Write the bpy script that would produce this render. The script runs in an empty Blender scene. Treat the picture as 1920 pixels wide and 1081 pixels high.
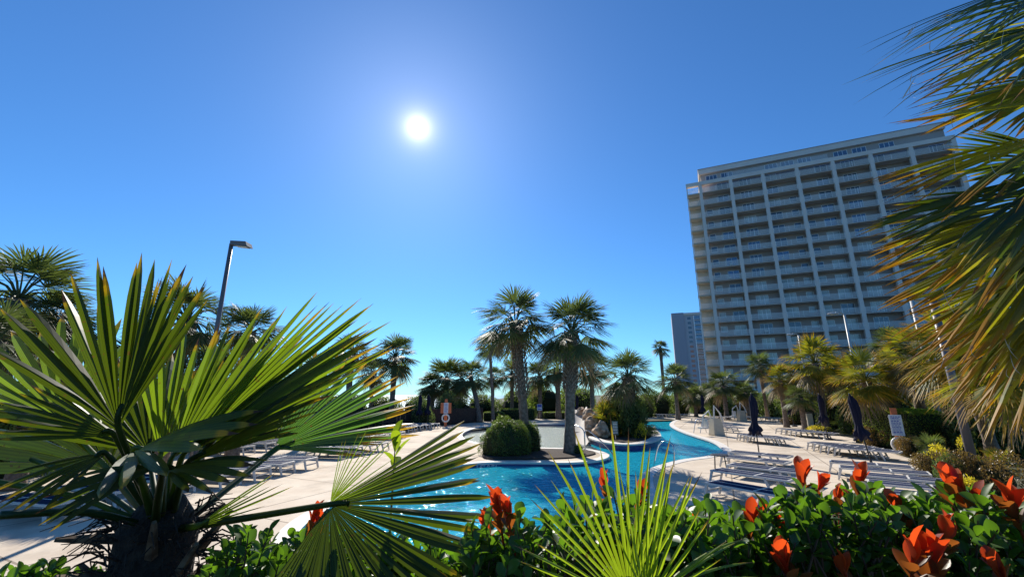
import bpy, bmesh, math, random
from mathutils import Vector, Matrix, Euler
R = math.radians
sc = bpy.context.scene
COL = sc.collection
# ---------------------------------------------------------------- camera
H = 2.4; FPX = 790.0; PITCH = math.atan(199.5 / 790)
cam = bpy.data.cameras.new("camera"); camo = bpy.data.objects.new("camera", cam); COL.objects.link(camo)
camo.location = (0, 0, H); camo.rotation_euler = (R(90) + PITCH, 0, 0)
cam.sensor_width = 36; cam.lens = FPX / 1920 * 36; cam.clip_start = 0.05; cam.clip_end = 20000
sc.camera = camo
# ---------------------------------------------------------------- sky and sun
SUN_EL, SUN_AZ = R(34.2), R(-14.3)
SD = Vector((math.sin(SUN_AZ) * math.cos(SUN_EL), math.cos(SUN_AZ) * math.cos(SUN_EL), math.sin(SUN_EL)))
w = bpy.data.worlds.new("World"); sc.world = w; w.use_nodes = True
nt = w.node_tree; N = nt.nodes; LK = nt.links
for n in list(N): N.remove(n)
out = N.new('ShaderNodeOutputWorld'); bg = N.new('ShaderNodeBackground'); sky = N.new('ShaderNodeTexSky')
sky.sky_type = 'NISHITA'; sky.sun_disc = False; sky.sun_elevation = SUN_EL; sky.sun_rotation = SUN_AZ
sky.air_density = 1.0; sky.dust_density = 0.1; sky.ozone_density = 3.0
bg.inputs[1].default_value = 0.098
def wm(op, a, b=None):
    n = N.new('ShaderNodeMath'); n.operation = op
    for i, v in enumerate((a, b)):
        if v is None: continue
        if isinstance(v, (int, float)): n.inputs[i].default_value = v
        else: LK.new(v, n.inputs[i])
    return n.outputs[0]
tc = N.new('ShaderNodeTexCoord'); nrm = N.new('ShaderNodeVectorMath'); nrm.operation = 'NORMALIZE'
LK.new(tc.outputs['Generated'], nrm.inputs[0])
dt = N.new('ShaderNodeVectorMath'); dt.operation = 'DOT_PRODUCT'; dt.inputs[1].default_value = SD
LK.new(nrm.outputs[0], dt.inputs[0])
th = wm('ARCCOSINE', wm('MINIMUM', dt.outputs['Value'], 0.999999))
g1 = wm('MULTIPLY', wm('EXPONENT', wm('MULTIPLY', th, -1 / 0.016)), 20.0)
g2 = wm('MULTIPLY', wm('EXPONENT', wm('MULTIPLY', th, -1 / 0.16)), 2.0)
disc = wm('MULTIPLY', wm('LESS_THAN', th, 0.016), 40.0)
glow = wm('ADD', wm('ADD', g1, g2), disc)
gc = N.new('ShaderNodeVectorMath'); gc.operation = 'SCALE'; gc.inputs[0].default_value = (0.95, 0.84, 1.0); LK.new(glow, gc.inputs[3])
tint = N.new('ShaderNodeVectorMath'); tint.operation = 'MULTIPLY'; tint.inputs[1].default_value = (0.36, 0.72, 1.06)
LK.new(sky.outputs[0], tint.inputs[0])
ad = N.new('ShaderNodeVectorMath'); ad.operation = 'ADD'; LK.new(tint.outputs[0], ad.inputs[0]); LK.new(gc.outputs[0], ad.inputs[1])
LK.new(ad.outputs[0], bg.inputs[0]); LK.new(bg.outputs[0], out.inputs[0])
sl = bpy.data.lights.new("sun", 'SUN'); sl.energy = 5.0; sl.angle = R(0.5); sl.color = (1.0, 0.93, 0.82)
so = bpy.data.objects.new("sun", sl); COL.objects.link(so)
so.rotation_euler = SD.to_track_quat('Z', 'Y').to_euler()
sc.view_settings.view_transform = 'Standard'; sc.view_settings.look = 'None'
sc.view_settings.exposure = 0.48; sc.view_settings.gamma = 1.0
sc.cycles.max_bounces = 7; sc.cycles.transparent_max_bounces = 10; sc.cycles.use_denoising = True
sc.cycles.caustics_reflective = False; sc.cycles.caustics_refractive = False

# ---------------------------------------------------------------- helpers
def G(px, py, z=0.0):                         # point of the plane at height z seen at a pixel of the photograph
    x = (px - 960) / FPX; y = (540.5 - py) / FPX
    up = math.sin(PITCH) + y * math.cos(PITCH); fw = math.cos(PITCH) - y * math.sin(PITCH)
    t = (z - H) / up
    return Vector((x * t, fw * t, z))
def V(px, py, d):                             # point at forward distance d metres
    x = (px - 960) / FPX; y = (540.5 - py) / FPX
    up = math.sin(PITCH) + y * math.cos(PITCH); fw = math.cos(PITCH) - y * math.sin(PITCH)
    t = d / fw
    return Vector((x * t, d, H + up * t))
class MB:
    def __init__(s): s.v = []; s.f = []; s.a = []; s.mi = []; s.useA = False
    def add(s, vs, fs, at=None, mi=0):
        o = len(s.v); s.v.extend([tuple(p) for p in vs]); s.f.extend([tuple(i + o for i in f) for f in fs])
        s.mi.extend([mi] * len(fs))
        if at is None: s.a.extend([(0, 0.5, 0, 1)] * len(vs))
        else: s.a.extend(at); s.useA = True
    def box(s, c, d, rz=0, M=None, mi=0):
        x, y, z = d[0] / 2, d[1] / 2, d[2] / 2
        vs = [Vector((i * x, j * y, k * z)) for i in (-1, 1) for j in (-1, 1) for k in (-1, 1)]
        m = Matrix.Translation(Vector(c)) @ Matrix.Rotation(rz, 4, 'Z')
        if M is not None: m = M @ m
        s.add([m @ v for v in vs], [(0, 1, 3, 2), (4, 6, 7, 5), (0, 4, 5, 1), (2, 3, 7, 6), (0, 2, 6, 4), (1, 5, 7, 3)], mi=mi)
    def box2(s, a, b, **k):
        s.box([(a[i] + b[i]) / 2 for i in range(3)], [abs(b[i] - a[i]) for i in range(3)], **k)
    def tube(s, pts, rad, n=8, cap=True, at=None):
        pts = [Vector(p) for p in pts]; rad = rad if isinstance(rad, (list, tuple)) else [rad] * len(pts)
        vs = []; fs = []; prev = None
        for i, p in enumerate(pts):
            t = (pts[min(i + 1, len(pts) - 1)] - pts[max(i - 1, 0)]).normalized()
            if prev is None:
                a = Vector((1, 0, 0)) if abs(t.x) < 0.8 else Vector((0, 1, 0)); u = t.cross(a).normalized()
            else: u = (prev - t * prev.dot(t)).normalized()
            prev = u; v = t.cross(u)
            for k in range(n):
                an = 2 * math.pi * k / n; vs.append(p + (u * math.cos(an) + v * math.sin(an)) * rad[i])
        for i in range(len(pts) - 1):
            for k in range(n):
                fs.append((i * n + k, i * n + (k + 1) % n, (i + 1) * n + (k + 1) % n, (i + 1) * n + k))
        if cap: fs.append(tuple(range(n))[::-1]); fs.append(tuple(range((len(pts) - 1) * n, len(pts) * n)))
        s.add(vs, fs, at=[at] * len(vs) if at else None)
    def lathe(s, prof, n=16, c=(0, 0, 0), wob=None):
        vs = []; fs = []
        for i, (r, z) in enumerate(prof):
            for k in range(n):
                an = 2 * math.pi * k / n; rr = r * (wob(k, i, an) if wob else 1)
                vs.append((c[0] + rr * math.cos(an), c[1] + rr * math.sin(an), c[2] + z))
        for i in range(len(prof) - 1):
            for k in range(n): fs.append((i * n + k, i * n + (k + 1) % n, (i + 1) * n + (k + 1) % n, (i + 1) * n + k))
        fs.append(tuple(range(n))[::-1]); fs.append(tuple(range((len(prof) - 1) * n, len(prof) * n)))
        s.add(vs, fs)
    def mesh(s, name, mats, smooth=False):
        me = bpy.data.meshes.new(name); me.from_pydata(s.v, [], s.f)
        for m in (mats if isinstance(mats, (list, tuple)) else [mats]): me.materials.append(m)
        if isinstance(mats, (list, tuple)): me.polygons.foreach_set('material_index', s.mi)
        if s.useA:
            ca = me.color_attributes.new('leaf', 'FLOAT_COLOR', 'POINT')
            ca.data.foreach_set('color', [c for q in s.a for c in q])
        if smooth: me.polygons.foreach_set('use_smooth', [True] * len(me.polygons))
        me.update(); return me
    def build(s, name, mats, parent=None, smooth=False):
        return link(name, s.mesh(name, mats, smooth), parent)
def link(name, me, parent=None, loc=None, rz=0, scl=None):
    o = bpy.data.objects.new(name, me); COL.objects.link(o)
    if parent is not None: o.parent = parent
    if loc is not None: o.location = loc
    if rz: o.rotation_euler.z = rz
    if scl is not None: o.scale = scl if isinstance(scl, (tuple, list, Vector)) else (scl,) * 3
    return o
def tag(o, label=None, cat=None, group=None, kind=None):
    for k, v in (('label', label), ('category', cat), ('group', group), ('kind', kind)):
        if v: o[k] = v
    return o
def thing(name, loc, label, cat, group=None, rz=0):
    o = link(name, None, None, loc, rz); return tag(o, label, cat, group)
def kids(o, cache={}): return [c for c in COL.objects if c.parent == o]
TREE = {}
def copy_tree(o, tree, loc, rz, label, group=None):
    c = o.copy(); COL.objects.link(c); c.location = loc; c.rotation_euler = (0, 0, rz); c['label'] = label
    if group: c['group'] = group
    def rec(ch, par):
        for q, sub in ch:
            d = q.copy(); COL.objects.link(d); d.parent = par; rec(sub, d)
    rec(tree, c); return c
def tree_of(o):
    allo = list(COL.objects)
    def rec(p): return [(c, rec(c)) for c in allo if c.parent == p]
    return rec(o)
def catmull(pts, sub=5, closed=True):
    o = []; n = len(pts)
    for i in range(n if closed else n - 1):
        if closed: p0, p1, p2, p3 = (pts[(i + k - 1) % n] for k in range(4))
        else: p0, p1, p2, p3 = (pts[min(max(i + k - 1, 0), n - 1)] for k in range(4))
        for k in range(sub):
            t = k / sub
            o.append(0.5 * ((2 * p1) + (p2 - p0) * t + (2 * p0 - 5 * p1 + 4 * p2 - p3) * t * t + (3 * p1 - p0 - 3 * p2 + p3) * t ** 3))
    if not closed: o.append(pts[-1])
    return o
def flat(name, outer, holes, z, mat, thick=0.0):
    cu = bpy.data.curves.new(name, 'CURVE'); cu.dimensions = '2D'; cu.fill_mode = 'BOTH'
    for loop in [outer] + holes:
        sp = cu.splines.new('POLY'); sp.points.add(len(loop) - 1); sp.use_cyclic_u = True
        for i, p in enumerate(loop): sp.points[i].co = (p[0], p[1], 0, 1)
    t = bpy.data.objects.new(name, cu); COL.objects.link(t); dg = bpy.context.evaluated_depsgraph_get()
    me = bpy.data.meshes.new_from_object(t.evaluated_get(dg)); bpy.data.objects.remove(t)
    if thick:
        bm = bmesh.new(); bm.from_mesh(me); bmesh.ops.remove_doubles(bm, verts=bm.verts, dist=1e-5)
        r = bmesh.ops.extrude_face_region(bm, geom=bm.faces[:])
        for v in r['geom']:
            if isinstance(v, bmesh.types.BMVert): v.co.z -= thick
        bmesh.ops.recalc_face_normals(bm, faces=bm.faces); bm.to_mesh(me); bm.free()
    else:
        bm = bmesh.new(); bm.from_mesh(me)
        for f in bm.faces:
            if f.normal.z < 0: f.normal_flip()
        bm.to_mesh(me); bm.free()
    me.materials.clear(); me.materials.append(mat)
    o = link(name, me); o.location.z = z; return o
# ---------------------------------------------------------------- materials
def mat(name, col, rough=0.6, metal=0.0, var=0.0, scale=5.0, col2=None, bump=0.0, bscale=30.0, spec=0.5, detail=6):
    m = bpy.data.materials.new(name); m.use_nodes = True; nt = m.node_tree; b = nt.nodes['Principled BSDF']
    b.inputs['Base Color'].default_value = (*col, 1); b.inputs['Roughness'].default_value = rough
    b.inputs['Metallic'].default_value = metal; b.inputs['Specular IOR Level'].default_value = spec
    tcn = nt.nodes.new('ShaderNodeTexCoord')
    if col2 or var:
        ns = nt.nodes.new('ShaderNodeTexNoise'); ns.inputs['Scale'].default_value = scale; ns.inputs['Detail'].default_value = detail
        cr = nt.nodes.new('ShaderNodeValToRGB'); c2 = col2 or tuple(c * (1 - var) for c in col)
        cr.color_ramp.elements[0].position = 0.35; cr.color_ramp.elements[1].position = 0.68
        cr.color_ramp.elements[0].color = (*c2, 1); cr.color_ramp.elements[1].color = (*col, 1)
        nt.links.new(tcn.outputs['Object'], ns.inputs['Vector']); nt.links.new(ns.outputs[0], cr.inputs[0]); nt.links.new(cr.outputs[0], b.inputs['Base Color'])
    if bump:
        n2 = nt.nodes.new('ShaderNodeTexNoise'); n2.inputs['Scale'].default_value = bscale; n2.inputs['Detail'].default_value = 4
        bp = nt.nodes.new('ShaderNodeBump'); bp.inputs['Strength'].default_value = bump; bp.inputs['Distance'].default_value = 0.02
        nt.links.new(tcn.outputs['Object'], n2.inputs['Vector']); nt.links.new(n2.outputs[0], bp.inputs['Height']); nt.links.new(bp.outputs[0], b.inputs['Normal'])
    return m
def leafmat(name, a, b, tr, mid=(0.35, 0.26, 0.02), tip=(0.10, 0.05, 0.02), dry=(0.30, 0.22, 0.12), t0=0.86, t1=0.95, trans=0.45, rough=0.38, spec=0.5, ribs=False):
    """leaf attribute: R position along the segment (0 base, 1 tip), G random, B dryness"""
    m = bpy.data.materials.new(name); m.use_nodes = True; nt = m.node_tree; n = nt.nodes; L = nt.links
    pb = n['Principled BSDF']; pb.inputs['Roughness'].default_value = rough; pb.inputs['Specular IOR Level'].default_value = spec
    at = n.new('ShaderNodeAttribute'); at.attribute_name = 'leaf'; sp = n.new('ShaderNodeSeparateColor'); L.new(at.outputs['Color'], sp.inputs[0])
    def mix(f, c1, c2):
        x = n.new('ShaderNodeMix'); x.data_type = 'RGBA'
        (L.new(f, x.inputs[0]) if not isinstance(f, float) else None)
        for i, c in ((6, c1), (7, c2)):
            if isinstance(c, tuple): x.inputs[i].default_value = (*c, 1)
            else: L.new(c, x.inputs[i])
        return x.outputs[2]
    base = mix(sp.outputs[1], a, b); trc = mix(sp.outputs[1], tr, tuple(min(1, c * 1.45) for c in tr))
    nz = n.new('ShaderNodeTexNoise'); nz.inputs['Scale'].default_value = 14; tcn = n.new('ShaderNodeTexCoord'); L.new(tcn.outputs['Object'], nz.inputs['Vector'])
    sm = n.new('ShaderNodeMath'); sm.operation = 'MULTIPLY_ADD'; L.new(nz.outputs[0], sm.inputs[0]); sm.inputs[1].default_value = 0.22
    gm = n.new('ShaderNodeMath'); gm.operation = 'MULTIPLY_ADD'; L.new(sp.outputs[1], gm.inputs[0]); gm.inputs[1].default_value = .14; L.new(sp.outputs[0], gm.inputs[2])
    g2_ = n.new('ShaderNodeMath'); g2_.operation = 'SUBTRACT'; L.new(gm.outputs[0], g2_.inputs[0]); g2_.inputs[1].default_value = .09; L.new(g2_.outputs[0], sm.inputs[2])
    def ramp(lo, hi):
        r = n.new('ShaderNodeMapRange'); r.inputs[1].default_value = lo; r.inputs[2].default_value = hi; L.new(sm.outputs[0], r.inputs[0]); return r.outputs[0]
    m1 = ramp(t0 - 0.06 + .11, t0 + .11); m2 = ramp(t1 - .02 + .11, t1 + .01 + .11)
    base = mix(m2, mix(m1, base, mid), tip); base = mix(sp.outputs[2], base, dry)
    trc = mix(m2, mix(m1, trc, tuple(min(1, c * 1.5) for c in mid)), tip); trc = mix(sp.outputs[2], trc, tuple(c * .8 for c in dry))
    L.new(base, pb.inputs['Base Color'])
    def mth(op, a_, b_):
        q = n.new('ShaderNodeMath'); q.operation = op
        for i_, v_ in enumerate((a_, b_)):
            if isinstance(v_, (int, float)): q.inputs[i_].default_value = v_
            elif v_ is not None: L.new(v_, q.inputs[i_])
        return q.outputs[0]
    if ribs:                                  # fine lengthwise veins and brown specks
        st_ = mth('MULTIPLY_ADD', mth('SINE', mth('MULTIPLY', at.outputs['Alpha'], 44.0), None), .17); st_.node.inputs[2].default_value = .83
        vm = n.new('ShaderNodeVectorMath'); vm.operation = 'SCALE'; L.new(base, vm.inputs[0]); L.new(st_, vm.inputs[3]); base = vm.outputs[0]
        v2 = n.new('ShaderNodeVectorMath'); v2.operation = 'SCALE'; L.new(trc, v2.inputs[0]); L.new(st_, v2.inputs[3]); trc = v2.outputs[0]
        nz2 = n.new('ShaderNodeTexNoise'); nz2.inputs['Scale'].default_value = 55; nz2.inputs['Detail'].default_value = 2; L.new(tcn.outputs['Object'], nz2.inputs['Vector'])
        sp_ = n.new('ShaderNodeMapRange'); sp_.inputs[1].default_value = .66; sp_.inputs[2].default_value = .72; L.new(nz2.outputs[0], sp_.inputs[0])
        base = mix(sp_.outputs[0], base, (.16, .10, .03)); trc = mix(sp_.outputs[0], trc, (.20, .12, .02))
    tb = n.new('ShaderNodeBsdfTranslucent'); L.new(trc, tb.inputs[0]); ms = n.new('ShaderNodeMixShader'); ms.inputs[0].default_value = trans
    L.new(pb.outputs[0], ms.inputs[1]); L.new(tb.outputs[0], ms.inputs[2]); L.new(ms.outputs[0], n['Material Output'].inputs[0])
    return m
M = {}
M['white'] = mat('white_metal', (0.62, 0.60, 0.56), 0.5)
M['navy'] = mat('navy_sling', (0.045, 0.055, 0.10), 0.9, var=.25, scale=60, spec=0.0)
M['navycloth'] = mat('navy_canvas', (0.006, 0.007, 0.028), 0.9, bump=.3, bscale=20)
M['black'] = mat('black_metal', (0.02, 0.02, 0.025), 0.45)
M['deck'] = mat('deck_concrete', (0.70, 0.595, 0.46), 0.9, col2=(0.61, 0.50, 0.375), scale=1.3, bump=.25, bscale=60, detail=10)
def deckmat(m):
    nt = m.node_tree; n = nt.nodes; L = nt.links; b = n['Principled BSDF']; src = b.inputs['Base Color'].links[0].from_socket
    tcn = n.new('ShaderNodeTexCoord'); br = n.new('ShaderNodeTexBrick'); br.offset = 0; br.inputs['Scale'].default_value = .32; br.inputs['Mortar Size'].default_value = .007; br.inputs['Brick Width'].default_value = 1; br.inputs['Row Height'].default_value = 1
    mp = n.new('ShaderNodeMapping'); mp.inputs['Rotation'].default_value = (0, 0, .45); L.new(tcn.outputs['Object'], mp.inputs[0]); L.new(mp.outputs[0], br.inputs['Vector'])
    mx = n.new('ShaderNodeMix'); mx.data_type = 'RGBA'; mx.blend_type = 'MULTIPLY'; mx.inputs[0].default_value = 1; br.inputs['Color1'].default_value = (1, 1, 1, 1); br.inputs['Color2'].default_value = (.93, .93, .93, 1); br.inputs['Mortar'].default_value = (.45, .42, .4, 1)
    n2 = n.new('ShaderNodeTexNoise'); n2.inputs['Scale'].default_value = .35; n2.inputs['Detail'].default_value = 8; n2.inputs['Roughness'].default_value = .7; L.new(tcn.outputs['Object'], n2.inputs['Vector'])
    cr = n.new('ShaderNodeValToRGB'); cr.color_ramp.elements[0].position = .36; cr.color_ramp.elements[0].color = (.68, .66, .64, 1); cr.color_ramp.elements[1].position = .52; cr.color_ramp.elements[1].color = (1, 1, 1, 1); L.new(n2.outputs[0], cr.inputs[0])
    m2 = n.new('ShaderNodeMix'); m2.data_type = 'RGBA'; m2.blend_type = 'MULTIPLY'; m2.inputs[0].default_value = 1
    L.new(src, mx.inputs[6]); L.new(br.outputs[0], mx.inputs[7]); L.new(mx.outputs[2], m2.inputs[6]); L.new(cr.outputs[0], m2.inputs[7]); L.new(m2.outputs[2], b.inputs['Base Color'])
deckmat(M['deck'])
M['coping'] = mat('coping_concrete', (0.72, 0.67, 0.60), 0.7, var=.12, scale=4, bump=.15)
M['soil'] = mat('bark_mulch', (0.07, 0.042, 0.026), 0.95, col2=(0.02, 0.012, 0.009), scale=22, bump=1, bscale=40)
M['ground'] = mat('ground_soil', (0.09, 0.085, 0.04), 0.95, col2=(0.04, 0.045, 0.02), scale=.6, bump=.6, bscale=8)
M['bark'] = mat('palm_bark', (0.25, 0.19, 0.145), 0.9, col2=(0.11, 0.08, 0.06), scale=9, bump=1, bscale=25)
M['boot'] = mat('palm_boot', (0.42, 0.34, 0.26), 0.85, col2=(0.14, 0.09, 0.06), scale=12, bump=.6)
M['fiber'] = mat('palm_fibre', (0.050, 0.034, 0.024), 0.95, col2=(0.018, 0.012, 0.01), scale=30, bump=1, bscale=60)
M['wood'] = mat('fence_wood', (0.085, 0.055, 0.04), 0.9, col2=(0.05, 0.03, 0.024), scale=6)
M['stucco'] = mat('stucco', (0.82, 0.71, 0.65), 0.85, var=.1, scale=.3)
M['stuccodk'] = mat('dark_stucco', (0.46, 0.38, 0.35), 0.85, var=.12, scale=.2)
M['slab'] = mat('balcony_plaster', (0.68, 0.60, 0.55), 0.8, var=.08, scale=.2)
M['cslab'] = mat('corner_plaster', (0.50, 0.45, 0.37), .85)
M['cream'] = mat('cream_plaster', (0.70, 0.64, 0.52), 0.8, var=.05, scale=.2)
M['rail'] = mat('railing_white', (0.95, 0.93, 0.92), 0.45)
M['glass'] = mat('dark_glass', (0.05, 0.07, 0.11), 0.06, metal=0.0, spec=1.0)
M['bglass'] = mat('blue_glass', (0.13, 0.17, 0.22), 0.05, metal=0.6)
M['curtain'] = mat('curtained_glass', (0.70, 0.68, 0.60), 0.15, col2=(0.24, 0.25, 0.24), scale=.5, spec=.9, detail=2)
M['lamp'] = mat('lamp_post_paint', (0.15, 0.13, 0.13), 0.4)
M['lampw'] = mat('pale_post_paint', (0.45, 0.44, 0.42), 0.4)
M['lens'] = mat('lamp_lens', (0.7, 0.7, 0.68), 0.2)
M['steel'] = mat('steel', (0.6, 0.6, 0.6), 0.18, metal=1)
M['rock'] = mat('tan_rock', (0.62, 0.45, 0.30), 0.9, col2=(0.28, 0.17, 0.10), scale=4, bump=1, bscale=3, detail=10)
M['orange'] = mat('orange_board', (0.60, 0.15, 0.05), 0.5)
M['board'] = mat('white_board', (0.72, 0.72, 0.72), 0.5)
M['blueink'] = mat('blue_lettering', (0.05, 0.08, 0.40), 0.5)
M['greybox'] = mat('beige_plastic', (0.50, 0.46, 0.36), 0.6, var=.1)
M['ring'] = mat('ring_white', (0.75, 0.73, 0.70), 0.5)
M['brickd'] = mat('dark_planter', (0.10, 0.07, 0.055), 0.9, var=.3, scale=8)
M['chute'] = mat('slide_chute', (0.55, 0.50, 0.43), 0.8, bump=.5, bscale=14)
M['roof'] = mat('gazebo_shingle', (0.20, 0.14, 0.09), 0.9, var=.3, scale=10)
M['sea'] = mat('sea_water', (0.10, 0.25, 0.33), 0.25, var=.2, scale=.02)
M['sand'] = mat('terrace_soil', (0.08, 0.06, 0.04), 0.95, var=.4, scale=6)
# leaves
M['lf_big'] = leafmat('fan_leaf_big', (0.035, 0.062, 0.014), (0.060, 0.095, 0.018), (0.22, 0.34, 0.012), ribs=True, t0=.91, t1=.955, mid=(.42, .27, .01))
M['lf_dark'] = leafmat('fan_leaf_dark', (0.022, 0.050, 0.020), (0.035, 0.075, 0.025), (0.085, 0.17, 0.012), t0=.88, t1=.96, mid=(.40, .30, .02))
M['lf_teal'] = leafmat('fan_leaf_bluish', (0.025, 0.070, 0.040), (0.04, 0.09, 0.045), (0.12, 0.27, 0.03), ribs=True, t0=.80, t1=.95, mid=(.45, .27, .02))
M['lf_mid2'] = leafmat('fan_leaf_arching', (0.030, 0.055, 0.018), (0.05, 0.085, 0.02), (0.14, 0.20, 0.012), ribs=True, t0=.93, t1=.97, trans=.3)
M['lf_lime'] = leafmat('fan_leaf_lime', (0.13, 0.20, 0.012), (0.19, 0.26, 0.02), (0.36, 0.50, 0.015), ribs=True, t0=.90, t1=.955, trans=.5)
M['lf_gold'] = leafmat('fan_leaf_golden', (0.075, 0.10, 0.014), (0.13, 0.14, 0.020), (0.50, 0.48, 0.014), ribs=True, t0=.80, t1=.96, mid=(.34, .17, .006), tip=(.20, .10, .03), rough=.5, spec=.35)
M['lf_mid'] = leafmat('palm_leaf', (0.050, 0.075, 0.034), (0.115, 0.14, 0.068), (0.14, 0.19, 0.03), t0=.9, t1=.99, mid=(.16, .13, .03), rough=.58, spec=.3, trans=.3)
M['lf_thick'] = leafmat('fan_leaf_thick', (0.022, 0.038, 0.010), (0.042, 0.066, 0.012), (0.12, 0.18, 0.006), ribs=True, t0=.91, t1=.96, mid=(.42, .27, .01), trans=.3, spec=.22, rough=.45)
M['lf_midg'] = leafmat('palm_leaf_gold', (0.065, 0.090, 0.018), (0.15, 0.15, 0.028), (0.32, 0.32, 0.014), t0=.72, t1=.99, mid=(.33, .20, .015), trans=.4, rough=.55, spec=.3)
M['lf_shrub'] = leafmat('shrub_leaf', (0.030, 0.070, 0.018), (0.070, 0.13, 0.026), (0.15, 0.32, 0.012), t0=2, t1=3, rough=.42, trans=.35, spec=.4)
M['lf_red'] = leafmat('shrub_young_leaf', (0.22, 0.022, 0.010), (0.42, 0.08, 0.012), (0.75, 0.08, 0.012), t0=2, t1=3, rough=.45, trans=.5)
M['lf_bush'] = leafmat('bush_leaf', (0.040, 0.060, 0.020), (0.13, 0.17, 0.05), (0.18, 0.26, 0.03), t0=2, t1=3, rough=.5, trans=.42)
M['lf_olea'] = leafmat('oleander_leaf', (0.06, 0.09, 0.03), (0.13, 0.17, 0.07), (0.16, 0.24, 0.05), t0=2, t1=3, rough=.35, trans=.35)
M['lf_hedge'] = leafmat('hedge_leaf', (0.045, 0.075, 0.014), (0.13, 0.19, 0.03), (0.16, 0.24, 0.015), t0=2, t1=3, rough=.35, trans=.35)
M['lf_box'] = leafmat('box_hedge_leaf', (0.07, 0.11, 0.014), (0.18, 0.24, 0.03), (0.34, 0.46, 0.02), t0=2, t1=3, rough=.45, trans=.5)
M['lf_bronze'] = leafmat('bronze_leaf', (0.10, 0.035, 0.012), (0.10, 0.08, 0.02), (0.34, 0.10, 0.015), t0=2, t1=3, rough=.4, trans=.45)
M['lf_yel'] = leafmat('yellow_leaf', (0.42, 0.34, 0.02), (0.60, 0.48, 0.03), (0.7, 0.6, 0.03), t0=2, t1=3, trans=.45)
M['lf_rust'] = leafmat('rust_leaf', (0.12, 0.09, 0.03), (0.22, 0.12, 0.04), (0.24, 0.16, 0.03), t0=2, t1=3, trans=.35)
M['thread'] = mat('leaf_thread', (0.75, 0.66, 0.52), 0.6)
def zmat():                                   # pool wall: navy tile band over turquoise plaster
    m = mat('pool_wall_tile', (0.05, .5, .6), .3); nt = m.node_tree; b = nt.nodes['Principled BSDF']
    tcn = nt.nodes.new('ShaderNodeTexCoord'); sx = nt.nodes.new('ShaderNodeSeparateXYZ'); nt.links.new(tcn.outputs['Object'], sx.inputs[0])
    gt = nt.nodes.new('ShaderNodeMath'); gt.operation = 'GREATER_THAN'; gt.inputs[1].default_value = -0.26; nt.links.new(sx.outputs[2], gt.inputs[0])
    br = nt.nodes.new('ShaderNodeTexVoronoi'); br.inputs['Scale'].default_value = 9; nt.links.new(tcn.outputs['Object'], br.inputs['Vector'])
    cr = nt.nodes.new('ShaderNodeValToRGB'); cr.color_ramp.elements[0].color = (.012, .025, .13, 1); cr.color_ramp.elements[1].color = (.035, .05, .20, 1); nt.links.new(br.outputs['Color'], cr.inputs[0])
    mx = nt.nodes.new('ShaderNodeMix'); mx.data_type = 'RGBA'; nt.links.new(gt.outputs[0], mx.inputs[0]); mx.inputs[6].default_value = (.03, .50, .68, 1); nt.links.new(cr.outputs[0], mx.inputs[7])
    nt.links.new(mx.outputs[2], b.inputs['Base Color']); return m
M['poolwall'] = zmat()
M['poolfloor'] = mat('pool_plaster', (0.07, 0.80, 0.95), 0.7, col2=(0.05, 0.72, 0.92), scale=.7)
M['pebble'] = mat('pebble_floor', (0.82, 0.78, 0.64), 0.7, col2=(0.48, 0.50, 0.42), scale=9, detail=10)
def water(name, tintc, bscale, bstr, hi, body=(.4, .5, .5), bw=.1):
    m = bpy.data.materials.new(name); m.use_nodes = True; nt = m.node_tree; n = nt.nodes; L = nt.links
    n.remove(n['Principled BSDF']); tr = n.new('ShaderNodeBsdfTransparent'); gl = n.new('ShaderNodeBsdfGlossy'); gl.inputs['Roughness'].default_value = 0.04
    tcn = n.new('ShaderNodeTexCoord'); mp = n.new('ShaderNodeMapping'); mp.inputs['Scale'].default_value = (1, 1.7, 1); mp.inputs['Rotation'].default_value = (0, 0, .3)
    L.new(tcn.outputs['Object'], mp.inputs[0])
    n1 = n.new('ShaderNodeTexNoise'); n1.inputs['Scale'].default_value = bscale; n1.inputs['Detail'].default_value = 3; n1.inputs['Distortion'].default_value = .6
    L.new(mp.outputs[0], n1.inputs['Vector']); bp = n.new('ShaderNodeBump'); bp.inputs['Strength'].default_value = 1; bp.inputs['Distance'].default_value = bstr
    L.new(n1.outputs[0], bp.inputs['Height']); L.new(bp.outputs[0], gl.inputs['Normal'])
    fr = n.new('ShaderNodeFresnel'); fr.inputs['IOR'].default_value = 1.33; L.new(bp.outputs[0], fr.inputs['Normal'])
    # ripple light painted into the tint as light and dark streaks
    n2 = n.new('ShaderNodeTexNoise'); n2.inputs['Scale'].default_value = bscale * .8; n2.inputs['Detail'].default_value = 2; n2.inputs['Distortion'].default_value = 1.2
    L.new(mp.outputs[0], n2.inputs['Vector']); cr = n.new('ShaderNodeValToRGB'); cr.color_ramp.elements[0].position = .38; cr.color_ramp.elements[1].position = .62
    cr.color_ramp.elements[0].color = (*tintc, 1); cr.color_ramp.elements[1].color = (*hi, 1); L.new(n2.outputs[0], cr.inputs[0]); L.new(cr.outputs[0], tr.inputs[0])
    mx = n.new('ShaderNodeMixShader'); fm = n.new('ShaderNodeMath'); fm.operation = 'MULTIPLY'; fm.inputs[1].default_value = .6; L.new(fr.outputs[0], fm.inputs[0]); L.new(fm.outputs[0], mx.inputs[0]); df = n.new('ShaderNodeBsdfDiffuse'); df.inputs[0].default_value = (*body, 1); m0 = n.new('ShaderNodeMixShader'); m0.inputs[0].default_value = bw; L.new(tr.outputs[0], m0.inputs[1]); L.new(df.outputs[0], m0.inputs[2]); L.new(bp.outputs[0], df.inputs['Normal']); L.new(m0.outputs[0], mx.inputs[1]); L.new(gl.outputs[0], mx.inputs[2])
    L.new(mx.outputs[0], n['Material Output'].inputs[0]); return m
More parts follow.
